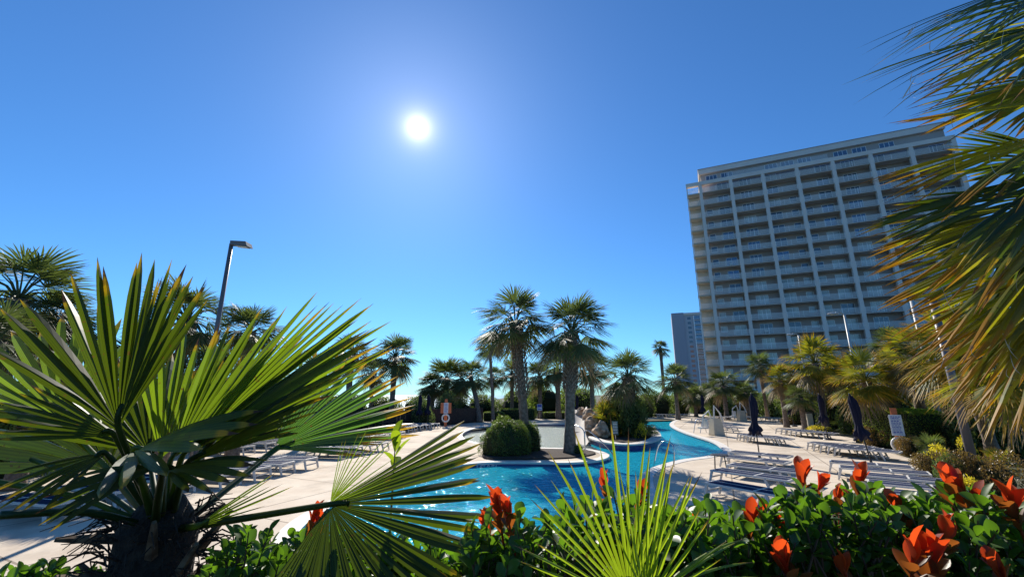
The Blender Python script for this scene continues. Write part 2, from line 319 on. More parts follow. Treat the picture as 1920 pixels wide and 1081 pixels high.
M['water'] = water('pool_water', (0.36, 0.76, 0.90), 2.9, .13, (1.0, 1.0, 1.0), (.03, .62, .82), .44)
M['shallow'] = water('shallow_water', (.82, .90, .90), 6, .09, (1, 1, 1), (.6, .66, .60), .15)

# ---------------------------------------------------------------- ground, pool, deck
def P(lst, z=0): return [G(x, y, z) for x, y in lst]
pool_px = [(1140, 856), (1118, 863), (1060, 867), (1000, 866), (930, 866), (880, 869), (830, 877), (770, 893), (700, 915), (640, 940), (590, 968), (556, 1000), (545, 1060),
           (640, 1150), (900, 1160), (1080, 1110), (1180, 1040), (1213, 985), (1213, 940), (1203, 908), (1207, 888), (1228, 875), (1275, 862), (1325, 855), (1356, 846),
           (1350, 836), (1335, 827), (1310, 819), (1285, 811), (1264, 802), (1256, 795), (1262, 789), (1268, 786), (1250, 784), (1225, 784), (1190, 785.5), (1150, 789),
           (1110, 792), (1060, 794), (1000, 794), (950, 796), (905, 800), (878, 806), (866, 814), (873, 823), (897, 830), (930, 834), (970, 837), (1020, 839), (1070, 840), (1112, 843), (1136, 849)]
pool = catmull(P(pool_px), 4)
isl = catmull(P([(1104, 824), (1130, 834), (1170, 839), (1212, 836), (1237, 826), (1232, 813), (1205, 804), (1170, 800), (1130, 803), (1107, 812)]), 4)
deck_px = [(1765, 900), (1748, 880), (1728, 866), (1672, 848), (1605, 822), (1545, 811), (1500, 795), (1440, 782), (1300, 776), (1220, 776), (1120, 781), (1040, 784), (945, 787), (830, 798), (700, 816)]
dk = P(deck_px)
deck = [Vector((11.0, 2.6, 0)), Vector((12.4, 8, 0))] + catmull(dk, 3, closed=False) + [Vector((-17, 30, 0)), Vector((-15, 2.6, 0))]
o = flat('pool_deck', deck, [pool], 0.0, M['deck'], 0.0); tag(o, kind='structure')
gout = [Vector((-4000, -3000)), Vector((5000, -3000)), Vector((5000, 5000)), Vector((30, 5000)), Vector((-10, 80)), Vector((-75, 20)), Vector((-4000, -900))]
ghole = [Vector((-6, 4.5)), Vector((9.8, 4.5)), Vector((10, 20)), Vector((16.2, 43.8)), Vector((1, 38.0)), Vector((-4, 30)), Vector((-6, 15))]
o = flat('ground', gout, [ghole], -0.03, M['ground']); tag(o, kind='structure')
s = MB(); s.add([(-8000, -2000, -2.2), (3000, -2000, -2.2), (3000, 9000, -2.2), (-8000, 9000, -2.2)], [(0, 1, 2, 3)])
tag(s.build('sea', M['sea']), kind='structure')
def ribbon(loop, w0, w1, z0, z1):             # strip between offsets w0 (inner) and w1 (outer) of a closed loop
    n = len(loop); b = MB(); vs = []
    area = sum(loop[i].x * loop[(i + 1) % n].y - loop[(i + 1) % n].x * loop[i].y for i in range(n)); sg = 1 if area > 0 else -1
    for i in range(n):
        t = (loop[(i + 1) % n] - loop[i - 1]); nn = Vector((t.y, -t.x, 0)).normalized() * sg; p = loop[i]
        for ww, z in ((w0, z0), (w0, z1), (w1, z1), (w1, z0)): q = p + nn * ww; vs.append((q.x, q.y, z))
    fs = [(i * 4 + k, i * 4 + (k + 1) % 4, ((i + 1) % n) * 4 + (k + 1) % 4, ((i + 1) % n) * 4 + k) for i in range(n) for k in range(4)]
    b.add(vs, fs); return b
tag(ribbon(pool, -.03, .32, -.06, .012).build('pool_coping', M['coping']), kind='structure')
n = len(pool); s = MB()
s.add([(p.x, p.y, z) for p in pool for z in (-.06, -1.3)], [(2 * i, 2 * ((i + 1) % n), 2 * ((i + 1) % n) + 1, 2 * i + 1) for i in range(n)])
tag(s.build('pool_wall', M['poolwall']), kind='structure')
tag(flat('pool_floor', [Vector((-8, 3)), Vector((12, 3)), Vector((24, 46)), Vector((-8, 46))], [], -1.0, M['poolfloor']), kind='structure')
shal = P([(1142, 850), (1120, 836), (1098, 825), (1100, 812), (1112, 800), (1120, 788), (1040, 786), (900, 792), (840, 805), (845, 830), (940, 850), (1060, 850)])
shal = catmull(shal, 3)
tag(flat('pool_water', pool, [shal], -.13, M['water']), kind='structure')
tag(flat('shallow_pool_water', shal, [], -.13, M['shallow']), kind='structure')
tag(flat('shallow_pool_floor', shal, [], -.24, M['pebble'], 1.0), kind='structure')
# island
it = thing('planted_island', G(1170, 820), 'round planted island with white coping standing in the turquoise pool', 'island'); il = it.location.copy()
loc = [p - il for p in isl]
ribbon(loc, -.45, .06, .10, .17).build('coping', M['coping'], it)
n = len(loc); s = MB(); s.add([(p.x, p.y, z) for p in loc for z in (.11, -1.3)], [(2 * i, 2 * ((i + 1) % n), 2 * ((i + 1) % n) + 1, 2 * i + 1) for i in range(n)])
s.build('island_wall', M['poolwall'], it)
x = flat('soil', [p * .96 for p in loc], [], .13, M['soil']); x.parent = it
# peninsula planter
pl = catmull(P([(905, 858), (950, 862), (1020, 861), (1080, 858), (1116, 851), (1100, 845), (1050, 843), (990, 842), (920, 842)]), 4)
tag(flat('planter_mulch', pl, [], .05, M['soil'], .06), 'dark bark mulch bed under the two tall palms on the pool peninsula', 'mulch bed')
# raised terrace in front
s = MB(); s.box2((-9, -8, -.02), (9, 2.3, .9)); tag(s.build('terrace_ground', M['sand']), kind='structure')

# ---------------------------------------------------------------- palms
def fan(mb, hub, axis, nrm, Rr, nseg, half, split=.5, droop=.15, fold=.25, secs=7, rnd=random, asym=0.0, dry=0.0, wmul=1.0, simple=False, rad=None, cup=0.0, lo=None, hi=None, gravity=None, fringe=.05, tpow=2.2):
    """one fan leaf: nseg folded segments fused near the hub, free towards their tips"""
    axis = axis.normalized(); nrm = (nrm - axis * nrm.dot(axis)).normalized(); side = axis.cross(nrm)
    gv = gravity if gravity is not None else -nrm
    lo = -half if lo is None else lo; hi = half if hi is None else hi; dth = (hi - lo) / nseg
    for i in range(nseg):
        a = lo + (i + .5) * dth + rnd.uniform(-.12, .12) * dth
        u0 = abs(a) / max(half, .01); RR = Rr * (1 - .22 * u0 * u0) * rnd.uniform(1 - fringe, 1.0)
        d = axis * math.cos(a) + side * math.sin(a); t = side * math.cos(a) - axis * math.sin(a)
        dr = droop * rnd.uniform(.6, 1.5); tw = rnd.uniform(-.5, .5); sw = rnd.uniform(-.05, .05)
        g = rnd.random(); vs = []; fs = []; at = []
        for k in range(secs + 1):
            u = k / secs; r = RR * (.03 + .97 * u)
            wf = 2 * (RR * min(u + .03, split)) * math.tan(dth / 2) * 1.03
            if u > split: q = (u - split) / (1 - split); wf *= (1 - q ** tpow) * .98 + .02
            wf *= wmul if u > split else 1
            c = hub + d * r + gv * (dr * RR * u * u * (1.6 if gravity else 1)) + t * (sw * RR * u * u) + nrm * (cup * RR * math.sin(u * 2.6) * u0)
            fo = fold * wf * (1 if u < .98 else 0)
            tt = t * math.cos(tw * u * u) + nrm * math.sin(tw * u * u)
            dd = dry if dry <= 1 else 1
            if simple: vs += [c - tt * wf / 2, c + tt * wf / 2 + nrm * fo * .5]; at += [(u, g, dd, 1)] * 2
            else: vs += [c - tt * wf / 2, c + nrm * fo, c + tt * wf / 2]; at += [(u, g, dd, 0), (u, g, dd, .5), (u, g, dd, 1)]
        m = 2 if simple else 3
        for k in range(secs):
            for q in range(m - 1): fs.append((k * m + q, k * m + q + 1, (k + 1) * m + q + 1, (k + 1) * m + q))
        mb.add(vs, fs, at)
def crown(seed, nl=38, nseg=30, secs=4, elo=-38, ehi=84, pet=.42, dryskirt=3, half=1.45, droop=.16):
    rnd = random.Random(seed); mb = MB(); up = Vector((0, 0, 1))
    for i in range(nl):
        f = (i + .5) / nl; el = R(ehi + (elo - ehi) * f ** .85) + rnd.uniform(-.28, .28); az = i * 2.39996 + rnd.uniform(-.3, .3)
        h = Vector((math.cos(az), math.sin(az), 0)); d = h * math.cos(el) + up * math.sin(el)
        pl_ = pet * rnd.uniform(.7, 1.15); hub = d * pl_ + Vector((0, 0, -.06 * math.cos(el)))
        el2 = el - rnd.uniform(.05, .40) * (1 if el > -.3 else .6); ax = h * math.cos(el2) + up * math.sin(el2)
        nr = up * math.cos(el2) - h * math.sin(el2); dry = 1.0 if i >= nl - dryskirt else 0.0
        mb.tube([Vector((0, 0, -.02)), d * pl_ * .5 + Vector((0, 0, .02)), hub], [.014, .010, .007], 4, False, (0.1, .6, dry * .8, 1))
        nr = (nr + Vector((rnd.uniform(-.3, .3), rnd.uniform(-.3, .3), 0))).normalized()
        fan(mb, hub, ax, nr, rnd.uniform(.44, .64), nseg, half, .46, droop * (1.6 if dry else 1), .15, secs, rnd, dry=dry, simple=True, gravity=Vector((0, 0, -1)), cup=-.12)
    return mb
CR = {}
for k in range(4): CR['m%d' % k] = crown(10 + k).mesh('palm_crown', M['lf_mid'])
for k in range(3): CR['g%d' % k] = crown(20 + k, nl=38, dryskirt=5, elo=-52).mesh('palm_crown', M['lf_midg'])
CR['s0'] = crown(31, nl=38, dryskirt=3, elo=-46, nseg=34).mesh('palm_crown', M['lf_mid'])
CR['s1'] = crown(32, nl=38, dryskirt=3, elo=-44, nseg=34).mesh('palm_crown', M['lf_mid'])
def palm(px, py, rpx, dist, label, kind='m0', tr=.16, lean=(0, 0), boots=0.0, group='palms around the pool', rz=0, ground=0.0, base=None, name='palm_tree'):
    c = V(px, py, dist); rad = rpx * dist / FPX / math.cos(PITCH) * 1.12
    b = Vector((c.x + lean[0], c.y + lean[1], ground)) if base is None else Vector(base)
    t = thing(name, b, label, 'palm tree', group); rel = c - b
    rnd = random.Random(int(px * 7 + py)); hh = rel.z; pts = []; rr = []; ns = 22
    for k in range(ns + 1):
        u = k / ns; q = Vector((rel.x * u ** 1.4, rel.y * u ** 1.4, hh * u)); pts.append(q)
        rr.append(tr * (1.25 - .45 * min(1, u * 4) if u < .25 else .82 + .04 * math.sin(k * 2.1) + .1 * u) * rnd.uniform(.95, 1.05))
    s = MB(); s.tube(pts, rr, 10); s.build('trunk', M['bark'], t, smooth=True)
    if boots:
        s = MB(); nb = int(boots / .11)
        for k in range(nb):
            z = hh - boots + k * .11
            for j in range(6):
                an = j * math.pi / 3 + (k % 2) * math.pi / 6 + rnd.uniform(-.1, .1); u = z / hh; ctr = Vector((rel.x * u ** 1.4, rel.y * u ** 1.4, z))
                for sg in (-1, 1):
                    o1 = Vector((math.cos(an), math.sin(an), 0)); tg = Vector((-o1.y, o1.x, 0)) * sg; r0 = tr * 1.0; r1 = tr * rnd.uniform(1.25, 1.6)
                    a0 = ctr + o1 * r0 * .9 + tg * tr * .42; a1 = ctr + o1 * r1 + tg * .01 + Vector((0, 0, .24)); wv = Vector((0, 0, .045)); wo = o1 * .02
                    s.add([a0 - wv, a0 + wv, a1 + wv * .8, a1 - wv * .6, a0 - wo, a1 - wo * 2], [(0, 1, 2, 3), (1, 4, 5, 2), (0, 3, 5, 4)])
        s.build('leaf_bases', M['boot'], t)
    o = link('crown', CR[kind], t, rel, rz if rz else rnd.uniform(0, 6.28), (rad, rad, rad * rnd.uniform(.95, 1.1)))
    return t
palm(966, 605, 84, 19.8, 'tall palm rising behind the clipped round shrub, left of the central pair', 's0', .24, (.45, .1), boots=3.4, rz=1)
palm(1072, 622, 84, 18.9, 'tall palm with a bare lower trunk, right of the central pair', 's1', .245, (-.25, .0), boots=2.6, rz=3)
palm(741, 668, 50, 40, 'lone palm with drooping lower fans behind the left loungers', 'm0', .28)
palm(660, 665, 46, 36, 'dark palm partly behind the long foreground fan leaves', 'm1', .26)
palm(918, 648, 32, 40, 'slim palm with hanging fronds just left of the tall central pair', 's0', .16, (.4, 0))
palm(838, 712, 52, 44, 'dense dark palm behind the two closed left umbrellas', 'm2', .3, group='palms along the back fence')
palm(882, 706, 42, 42, 'palm with a bare brown trunk at the back fence', 'm3', .25, base=G(899, 791), group='palms along the back fence')
palm(812, 722, 34, 43, 'palm just behind the oleander skyline', 's0', .25, group='palms along the back fence')
palm(700, 700, 34, 44, 'low palm left of the lone drooping palm', 'm1', .22, group='palms along the back fence')
palm(925, 708, 26, 46, 'small palm on a thin trunk behind the low dark hedges', 'm1', .16, group='palms along the back fence')
palm(960, 700, 32, 48, 'palm seen under the crown of the left central palm', 'm0', .25, group='palms along the back fence')
palm(1012, 705, 36, 46, 'palm seen between the two tall central trunks', 'm2', .25, group='palms along the back fence')
palm(1045, 690, 36, 45, 'palm half hidden by the right central trunk', 's1', .3, boots=2, group='palms along the back fence')
palm(1108, 690, 44, 42, 'palm just left of the island shrubs at the back', 'm3', .25, group='palms along the back fence')
palm(1178, 705, 60, 26, 'stout palm growing out of the island shrubs', 's1', .3, boots=1.4, group='palms on the island', rz=2)
palm(1238, 652, 19, 75, 'small distant palm alone against the sky', 'm0', .3, group='distant palms')
palm(1265, 712, 38, 44, 'palm behind the far orange notice board', 'm1', .22, group='palms before the hotel')
palm(1302, 745, 26, 50, 'low palm behind the small gazebo', 'm2', .22, group='palms before the hotel')
palm(1356, 722, 36, 44, 'round dark palm right of the gazebo', 'm3', .24, group='palms before the hotel')
palm(1424, 688, 34, 38, 'palm with a long bare trunk behind the nearest closed umbrella', 'm0', .18, group='palms before the hotel', base=G(1440, 786))
palm(1398, 735, 26, 44, 'small low palm between two taller ones before the hotel', 'm1', .2, group='palms before the hotel')
palm(1462, 712, 34, 34, 'palm with olive green crown left of the golden ones', 'g1', .2, group='palms before the hotel')
palm(1528, 680, 56, 30, 'broad golden green palm beneath the right lamp head', 'g0', .24, group='golden palms on the right')
palm(1500, 745, 30, 30, 'low young palm under the broad golden palm', 'm2', .2, group='golden palms on the right')
palm(1622, 712, 66, 21.5, 'short golden palm with a thick scaly trunk beside the box hedge', 'g1', .24, boots=1.6, base=G(1652, 812), group='golden palms on the right')
palm(1716, 668, 66, 20, 'taller golden palm over the box hedge', 'g2', .24, boots=1.0, base=G(1735, 830), group='golden palms on the right')
palm(1572, 702, 46, 33, 'golden green palm behind the third umbrella', 'g2', .22, group='golden palms on the right')
palm(1484, 705, 34, 40, 'olive palm in front of the hotel foot', 'm3', .22, group='golden palms on the right')
palm(1668, 690, 40, 26, 'golden palm between the two scaly trunks', 'g1', .22, group='golden palms on the right')
palm(1330, 735, 24, 52, 'low palm just right of the gazebo roof', 'm0', .2, group='palms before the hotel')
palm(1668, 650, 44, 28, 'green palm behind the golden ones at the hotel corner', 'm1', .22, group='golden palms on the right')
palm(1795, 655, 95, 14, 'leaning palm with a ragged trunk behind the thick lamp post', 'g0', .22, boots=1.2, base=G(1868, 866), group='palms at the right border')
palm(1905, 690, 120, 9.5, 'ragged palm at the right border with peeling leaf bases', 'g2', .2, boots=1.6, base=(13.3, 9.6, 0), group='palms at the right border')
palm(35, 560, 122, 11, 'large palm at the left border against the sky', 'm3', .2, group='palms at the left')
palm(-10, 640, 90, 9, 'lower palm at the left border behind the big fan leaf', 'm0', .2, group='palms at the left')
palm(105, 615, 85, 12, 'palm behind the upright dark fan leaf', 'm1', .2, group='palms at the left')
palm(352, 600, 92, 16, 'palm left of the tall flat-headed street lamp', 's1', .22, boots=1, group='palms at the left')
palm(470, 622, 66, 17, 'palm right of the tall flat-headed street lamp', 'm2', .22, group='palms at the left')
palm(590, 700, 46, 22, 'low palm seen through the long foreground fingers', 'm1', .22, group='palms at the left')
palm(395, 705, 70, 14, 'short palm under the tall flat-headed street lamp', 'm3', .22, group='palms at the left')
palm(250, 690, 80, 13, 'short palm hidden behind the middle of the big fan palm', 'm0', .22, group='palms at the left')

# ---------------------------------------------------------------- bushes
def leafquad(mb, p, d, n, L, W, rnd, dry=0):
    d = d.normalized(); n = (n - d * n.dot(d)); n = n.normalized() if n.length > 1e-4 else Vector((0, 0, 1)); sd = d.cross(n); g = rnd.random()
    mb.add([p, p + d * L * .5 + sd * W / 2, p + d * L - n * L * .12, p + d * L * .5 - sd * W / 2], [(0, 1, 2, 3)], [(0, g, dry, 1)] * 4)
def blob(seed, nleaf, L, W, boxy=False, shell=.35, lumps=7):
    rnd = random.Random(seed); mb = MB(); cs = []
    for i in range(lumps): cs.append((Vector((rnd.uniform(-.55, .55), rnd.uniform(-.55, .55), rnd.uniform(.2, .7))), rnd.uniform(.3, .5)))
    for i in range(nleaf):
        if boxy:
            f = rnd.random(); a, b = rnd.uniform(-1, 1), rnd.uniform(-1, 1); e = 1 - rnd.random() ** 2 * .12
            if f < .45: p = Vector((a, b, e)); nn = Vector((0, 0, 1))
            elif f < .72: s_ = rnd.choice((-1, 1)); p = Vector((a, s_ * e, (b + 1) / 2)); nn = Vector((0, s_, 0))
            else: s_ = rnd.choice((-1, 1)); p = Vector((s_ * e, a, (b + 1) / 2)); nn = Vector((s_, 0, 0))
            p.z = max(0, p.z)
            rr = Vector((p.x, p.y, (p.z - .5) * 2)); l4 = (abs(rr.x) ** 6 + abs(rr.y) ** 6 + abs(rr.z) ** 6) ** (1 / 6)
            if l4 > 1: rr /= l4; p = Vector((rr.x, rr.y, rr.z / 2 + .5))
        else:
            c, r = rnd.choice(cs); v = Vector((rnd.gauss(0, 1), rnd.gauss(0, 1), rnd.gauss(.2, 1))).normalized(); p = c + v * r * (1 - rnd.random() ** 1.5 * shell); nn = v
            if p.z < 0: p.z = rnd.uniform(0, .25)
        d = Vector((rnd.gauss(0, 1), rnd.gauss(0, 1), rnd.gauss(0, 1))) + nn * .9
        leafquad(mb, p, d, nn + Vector((rnd.gauss(0, .6), rnd.gauss(0, .6), rnd.gauss(0, .6))), L * rnd.uniform(.6, 1.3), W * rnd.uniform(.7, 1.3), rnd)
    return mb
def core(boxy, k=.86):                        # solid dark core filling the inside of a shrub
    s = MB()
    if boxy: s.box((0, 0, .45), (1.8, 1.8, .88))
    else:
        s.lathe([(.02, .0), (.45, .0), (.62, .3), (.55, .6), (.3, .82), (.02, .88)], 10)
    return s
BU = {}
for k in range(3): BU['b%d' % k] = blob(50 + k, 5200, .085, .04).mesh('shrub_leaves', M['lf_bush'])
BU['o'] = blob(60, 5200, .10, .028).mesh('shrub_leaves', M['lf_olea'])
BU['h'] = blob(61, 15000, .035, .022, True).mesh('hedge_leaves', M['lf_box'])
BU['hd'] = blob(62, 8000, .05, .03, True).mesh('hedge_leaves', M['lf_bush'])
BU['y'] = blob(63, 900, .16, .07).mesh('shrub_leaves', M['lf_yel'])
BU['r'] = blob(64, 3800, .09, .035).mesh('shrub_leaves', M['lf_rust'])
BU['c'] = blob(65, 16000, .045, .026, lumps=4, shell=.2).mesh('shrub_leaves', M['lf_bush'])
M['core'] = mat('shrub_dark_fill', (0.03, 0.034, 0.016), .95, spec=.1)  # near-black green of the solid shrub cores
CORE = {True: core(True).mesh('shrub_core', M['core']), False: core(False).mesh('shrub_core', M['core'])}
def bush(px0, px1, pytop, pybase, label, kind='b0', depth=None, name='shrub', cat='shrub', group='shrubs around the pool', dist=None):
    b = G((px0 + px1) / 2, pybase) if dist is None else Vector((V((px0 + px1) / 2, pybase, dist).x, dist, 0))
    d = b.y; wx = abs(V(px1, pytop, d).x - V(px0, pytop, d).x) / 2; hz = V((px0 + px1) / 2, pytop, d).z - b.z
    boxy = kind[0] == 'h'; wx = wx if boxy else wx * 1.08; dp = depth or wx
    t = thing(name, (b.x, b.y + (dp if boxy else dp * .6), b.z), label, cat, group)
    rnd = random.Random(int(px0 + pytop * 3))
    link('foliage', BU[kind], t, None, 0 if boxy else rnd.uniform(0, 6), (wx, dp, hz) if boxy else (max(wx, dp * .8), max(wx, dp * .8), hz))
    link('stems', CORE[boxy], t, None, 0, (wx, dp, hz) if boxy else (wx * .92, dp * .92, hz * .9))  # one solid dark core inside the leaf shell
    return t
# clipped mounds on the peninsula
def mound(loc, sx, sy, sz, label, seed, n=9000, L=.05):
    t = thing('round_shrub', loc, label, 'shrub', 'clipped shrubs on the peninsula'); rnd = random.Random(seed); mb = MB()
    for i in range(n):
        v = Vector((rnd.gauss(0, 1), rnd.gauss(0, 1), abs(rnd.gauss(0, 1)))).normalized(); q = 1 + .05 * math.sin(v.x * 7 + seed) + .05 * math.cos(v.y * 6 + v.z * 5) + .03 * math.sin(v.x * 17 + v.z * 13) - .12 * rnd.random() ** 2 + (.09 * rnd.random() if rnd.random() < .04 else 0)
        p = Vector((v.x * sx * q, v.y * sy * q, (v.z ** .8) * sz * q)); nn = Vector((v.x / sx, v.y / sy, v.z / sz)).normalized()
        leafquad(mb, p, nn * .7 + Vector((rnd.gauss(0, 1), rnd.gauss(0, 1), rnd.gauss(0, .8))), nn + Vector((rnd.gauss(0, .5), rnd.gauss(0, .5), rnd.gauss(0, .5))), L * rnd.uniform(.7, 1.3), L * .5, rnd)
    mb.build('foliage', M['lf_hedge'], t)
    s = MB(); s.lathe([(.3, 0), (.93, .02), (.9, .35), (.72, .66), (.4, .85), (.02, .9)], 20); o = s.build('stems', M['core'], t, True); o.scale = (sx, sy, sz)  # solid dark dome just under the mound's leaves
    return t
c = G(948, 857); mound((c.x, c.y + .75, .04), 1.05, .85, 1.42, 'large clipped round shrub at the foot of the left tall palm', 3, 12000, .055)
c = G(993, 850); mound((c.x, c.y + .9, .04), .55, .6, 1.2, 'smaller clipped shrub tucked behind the left tall trunk', 4, 4000, .055)
c = G(1086, 853); mound((c.x, c.y + .3, .04), .22, .2, .36, 'tiny dark mound of plant right of the bare palm trunk', 5, 500, .05)
# island planting
def palmetto(loc, rad, label, kind='m0', cat='palmetto', group='palmettos in the beds', rz=0, sz=1):
    t = thing('palmetto_shrub', loc, label, cat, group); link('foliage', CR[kind], t, (0, 0, rad * .25), rz, (rad, rad, rad * sz))
    s = MB(); s.tube([(0, 0, 0), (0, 0, rad * .28)], .09, 8); s.build('trunk', M['bark'], t); return t
c = G(1150, 822); palmetto((c.x - .35, c.y + .3, .1), 1.35, 'bright green palmetto at the left edge of the island', 'g0', rz=1, sz=1.6)
c = G(1200, 822); palmetto((c.x, c.y + .2, .1), 1.3, 'dark palmetto at the right edge of the island', 'm1', rz=2, sz=1.5)
bush(1115, 1180, 760, 822, 'dark leafy shrub on the left half of the island', 'b0', group='island shrubs')
bush(1160, 1228, 752, 823, 'dark leafy shrub on the right half of the island', 'b1', group='island shrubs')
bush(1138, 1205, 738, 816, 'tall dense shrub at the middle of the island', 'b2', group='island shrubs')
bush(1192, 1216, 796, 826, 'small yellow green plant at the island shore', 'y', group='island shrubs')
c = G(1222, 818); palmetto((c.x, c.y, .1), .55, 'small spiky plant at the right tip of the island', 'm2', rz=2)
# back row
bush(800, 868, 738, 794, 'pale green oleander behind the left closed umbrellas', 'o', group='shrubs along the fence')
bush(755, 812, 748, 800, 'pale green oleander left of the closed umbrellas', 'o', group='shrubs along the fence')
bush(925, 1010, 735, 786, 'olive shrub on the skyline between the back palms', 'b1', dist=60, group='shrubs along the fence')
bush(990, 1070, 718, 784, 'dark shrub between the two central trunks', 'b2', dist=50, group='shrubs along the fence')
bush(1060, 1135, 722, 783, 'dark shrub behind the rock slide', 'b0', dist=48, group='shrubs along the fence')
bush(905, 945, 772, 789, 'low dark box hedge left of the central palms', 'hd', 1.0, 'box_hedge', 'hedge', 'hedges along the fence')
bush(936, 1005, 766, 787, 'long low rounded hedge behind the left central palm', 'hd', 1.0, 'box_hedge', 'hedge', 'hedges along the fence')
bush(1018, 1078, 772, 785, 'low dark hedge between the central palms', 'hd', 1.0, 'box_hedge', 'hedge', 'hedges along the fence')
bush(848, 892, 750, 792, 'dark spindly shrub against the brown fence', 'b2', dist=41, group='shrubs along the fence')
for a, b, t_, d, l in ((560, 680, 742, 58, 'low skyline shrub beyond the fence at the left'), (665, 745, 745, 60, 'low skyline shrub left of the lone palm trunk'), (735, 812, 744, 60, 'low skyline shrub right of the lone palm trunk'), (800, 880, 735, 56, 'low skyline shrub behind the oleander'),
        (860, 940, 742, 62, 'low skyline shrub behind the back palms'), (1040, 1120, 728, 60, 'skyline shrub behind the rock slide'), (970, 1060, 735, 64, 'skyline shrub behind the central trunks')):
    bush(a, b, t_, 785, l, 'b1', dist=d, group='skyline shrubs')
i = 0
for a, b, t_, d, l in ((1215, 1275, 728, 50, 'dark shrub behind the far orange board'), (1262, 1308, 735, 52, 'dark shrub left of the gazebo'), (1300, 1345, 722, 58, 'green shrub behind the gazebo roof'),
                       (1335, 1395, 738, 50, 'dark shrub right of the gazebo posts'), (1380, 1450, 728, 49, 'dark shrub mass before the hotel base'), (1440, 1500, 738, 46, 'dark shrub behind the slim far umbrella'),
                       (1485, 1560, 728, 36, 'green shrub with light leaves behind the third umbrella'), (1545, 1625, 722, 30, 'dark shrub beside the golden palm'),
                       (1600, 1690, 728, 27, 'dark shrub filling the gap behind the box hedge'), (1670, 1790, 715, 25, 'dark shrub screen above the box hedge'), (1770, 1880, 730, 21, 'dark shrub screen behind the thick lamp post'),
                       (1850, 1990, 735, 17, 'dark shrub screen at the right border'), (1130, 1200, 735, 52, 'dark shrub seen left of the island palm'), (1195, 1240, 742, 48, 'dark shrub seen right of the island palm')):
    bush(a, b, t_, 785, l, 'b%d' % (i % 3), dist=d, group='shrubs before the hotel'); i += 1
for a, b, t_, d, l in ((-120, 60, 700, 13, 'dark shrub at the left border'), (40, 170, 715, 16, 'dark shrub behind the left hand fans'), (160, 300, 720, 18, 'dark shrub behind the big palm heart'),
                       (290, 420, 722, 19, 'dark shrub under the street lamp'), (400, 520, 728, 22, 'dark shrub right of the street lamp'), (510, 620, 735, 26, 'dark shrub behind the left loungers'), (600, 700, 748, 31, 'dark shrub before the brown fence')):
    bush(a, b, t_, 800, l, 'b%d' % (i % 3), dist=d, group='shrubs on the left'); i += 1
# right bed
bush(1676, 1722, 765, 840, 'bright clipped front end of the box hedge by the ring sign', 'h', 1.2, 'box_hedge', 'hedge', 'box hedges on the right')
bush(1716, 1800, 768, 846, 'long clipped box hedge behind the ring sign', 'h', 1.6, 'box_hedge', 'hedge', 'box hedges on the right')
bush(1800, 1905, 792, 850, 'low clipped hedge between the right hand trunks', 'hd', 1.6, 'box_hedge', 'hedge', 'box hedges on the right')
bush(1640, 1700, 800, 838, 'rust coloured shrub left of the ring sign', 'r', group='bed plants on the right')
bush(1700, 1748, 818, 856, 'rust and green shrub right of the ring sign', 'r', group='bed plants on the right')
bush(1738, 1800, 850, 902, 'low bronze ground shrub beside the last loungers', 'r', group='bed plants on the right')
bush(1790, 1860, 858, 925, 'green and bronze shrub at the lamp post foot', 'o', group='bed plants on the right')
bush(1850, 1960, 850, 935, 'bronze shrub at the right border', 'r', group='bed plants on the right')
bush(1755, 1800, 838, 880, 'yellow leaved plant left of the thick lamp post', 'y', group='yellow plants')
bush(1815, 1850, 822, 872, 'bright yellow plant between lamp post and leaning palm', 'y', group='yellow plants')
bush(1800, 1860, 900, 940, 'low yellow leaved plant in front of the lamp post', 'y', group='yellow plants')
c = G(1768, 868); palmetto((c.x, c.y + .3, 0), .85, 'green palmetto left of the thick lamp post', 'm0', rz=2, sz=1.3)
c = G(1900, 890); palmetto((c.x, c.y + .3, 0), .7, 'bronze palmetto at the foot of the leaning palm', 'g2', rz=3, sz=1.3)
c = G(1598, 812); palmetto((c.x, c.y + .3, 0), 1.2, 'dark cycad like palmetto beside the third umbrella', 'm2', rz=1)
c = G(1520, 790); palmetto((c.x, c.y + .3, 0), 1.2, 'bright green palmetto behind the far loungers', 'g1', rz=1, sz=1.4)
bush(1530, 1580, 800, 815, 'low orange leaved plants at the bed edge', 'y', group='yellow plants')
bush(1470, 1520, 782, 796, 'low rust leaved plants behind the far lounger row', 'r', group='bed plants on the right')

# ---------------------------------------------------------------- fence
A, B = G(560, 812), G(905, 790); Ld = (B - A); Lf = Ld.length; az = math.atan2(Ld.y, Ld.x)
ft = thing('board_fence', A, 'dark brown board fence behind the left loungers', 'fence', rz=az)
s = MB(); rnd = random.Random(5)
xx = 0
while xx < Lf: s.box((xx, rnd.uniform(-.01, .01), .62 + rnd.uniform(0, .03)), (.135, .025, 1.25)); xx += .15
s.build('boards', M['wood'], ft)
s = MB()
for z in (.35, 1.05): s.box2((0, .03, z), (Lf, .08, z + .09))
s.build('rails', M['wood'], ft)
k = 0
while k * 2.4 < Lf: s = MB(); s.box2((k * 2.4, .09, 0), (k * 2.4 + .1, .19, 1.4)); s.build('post', M['wood'], ft); k += 1

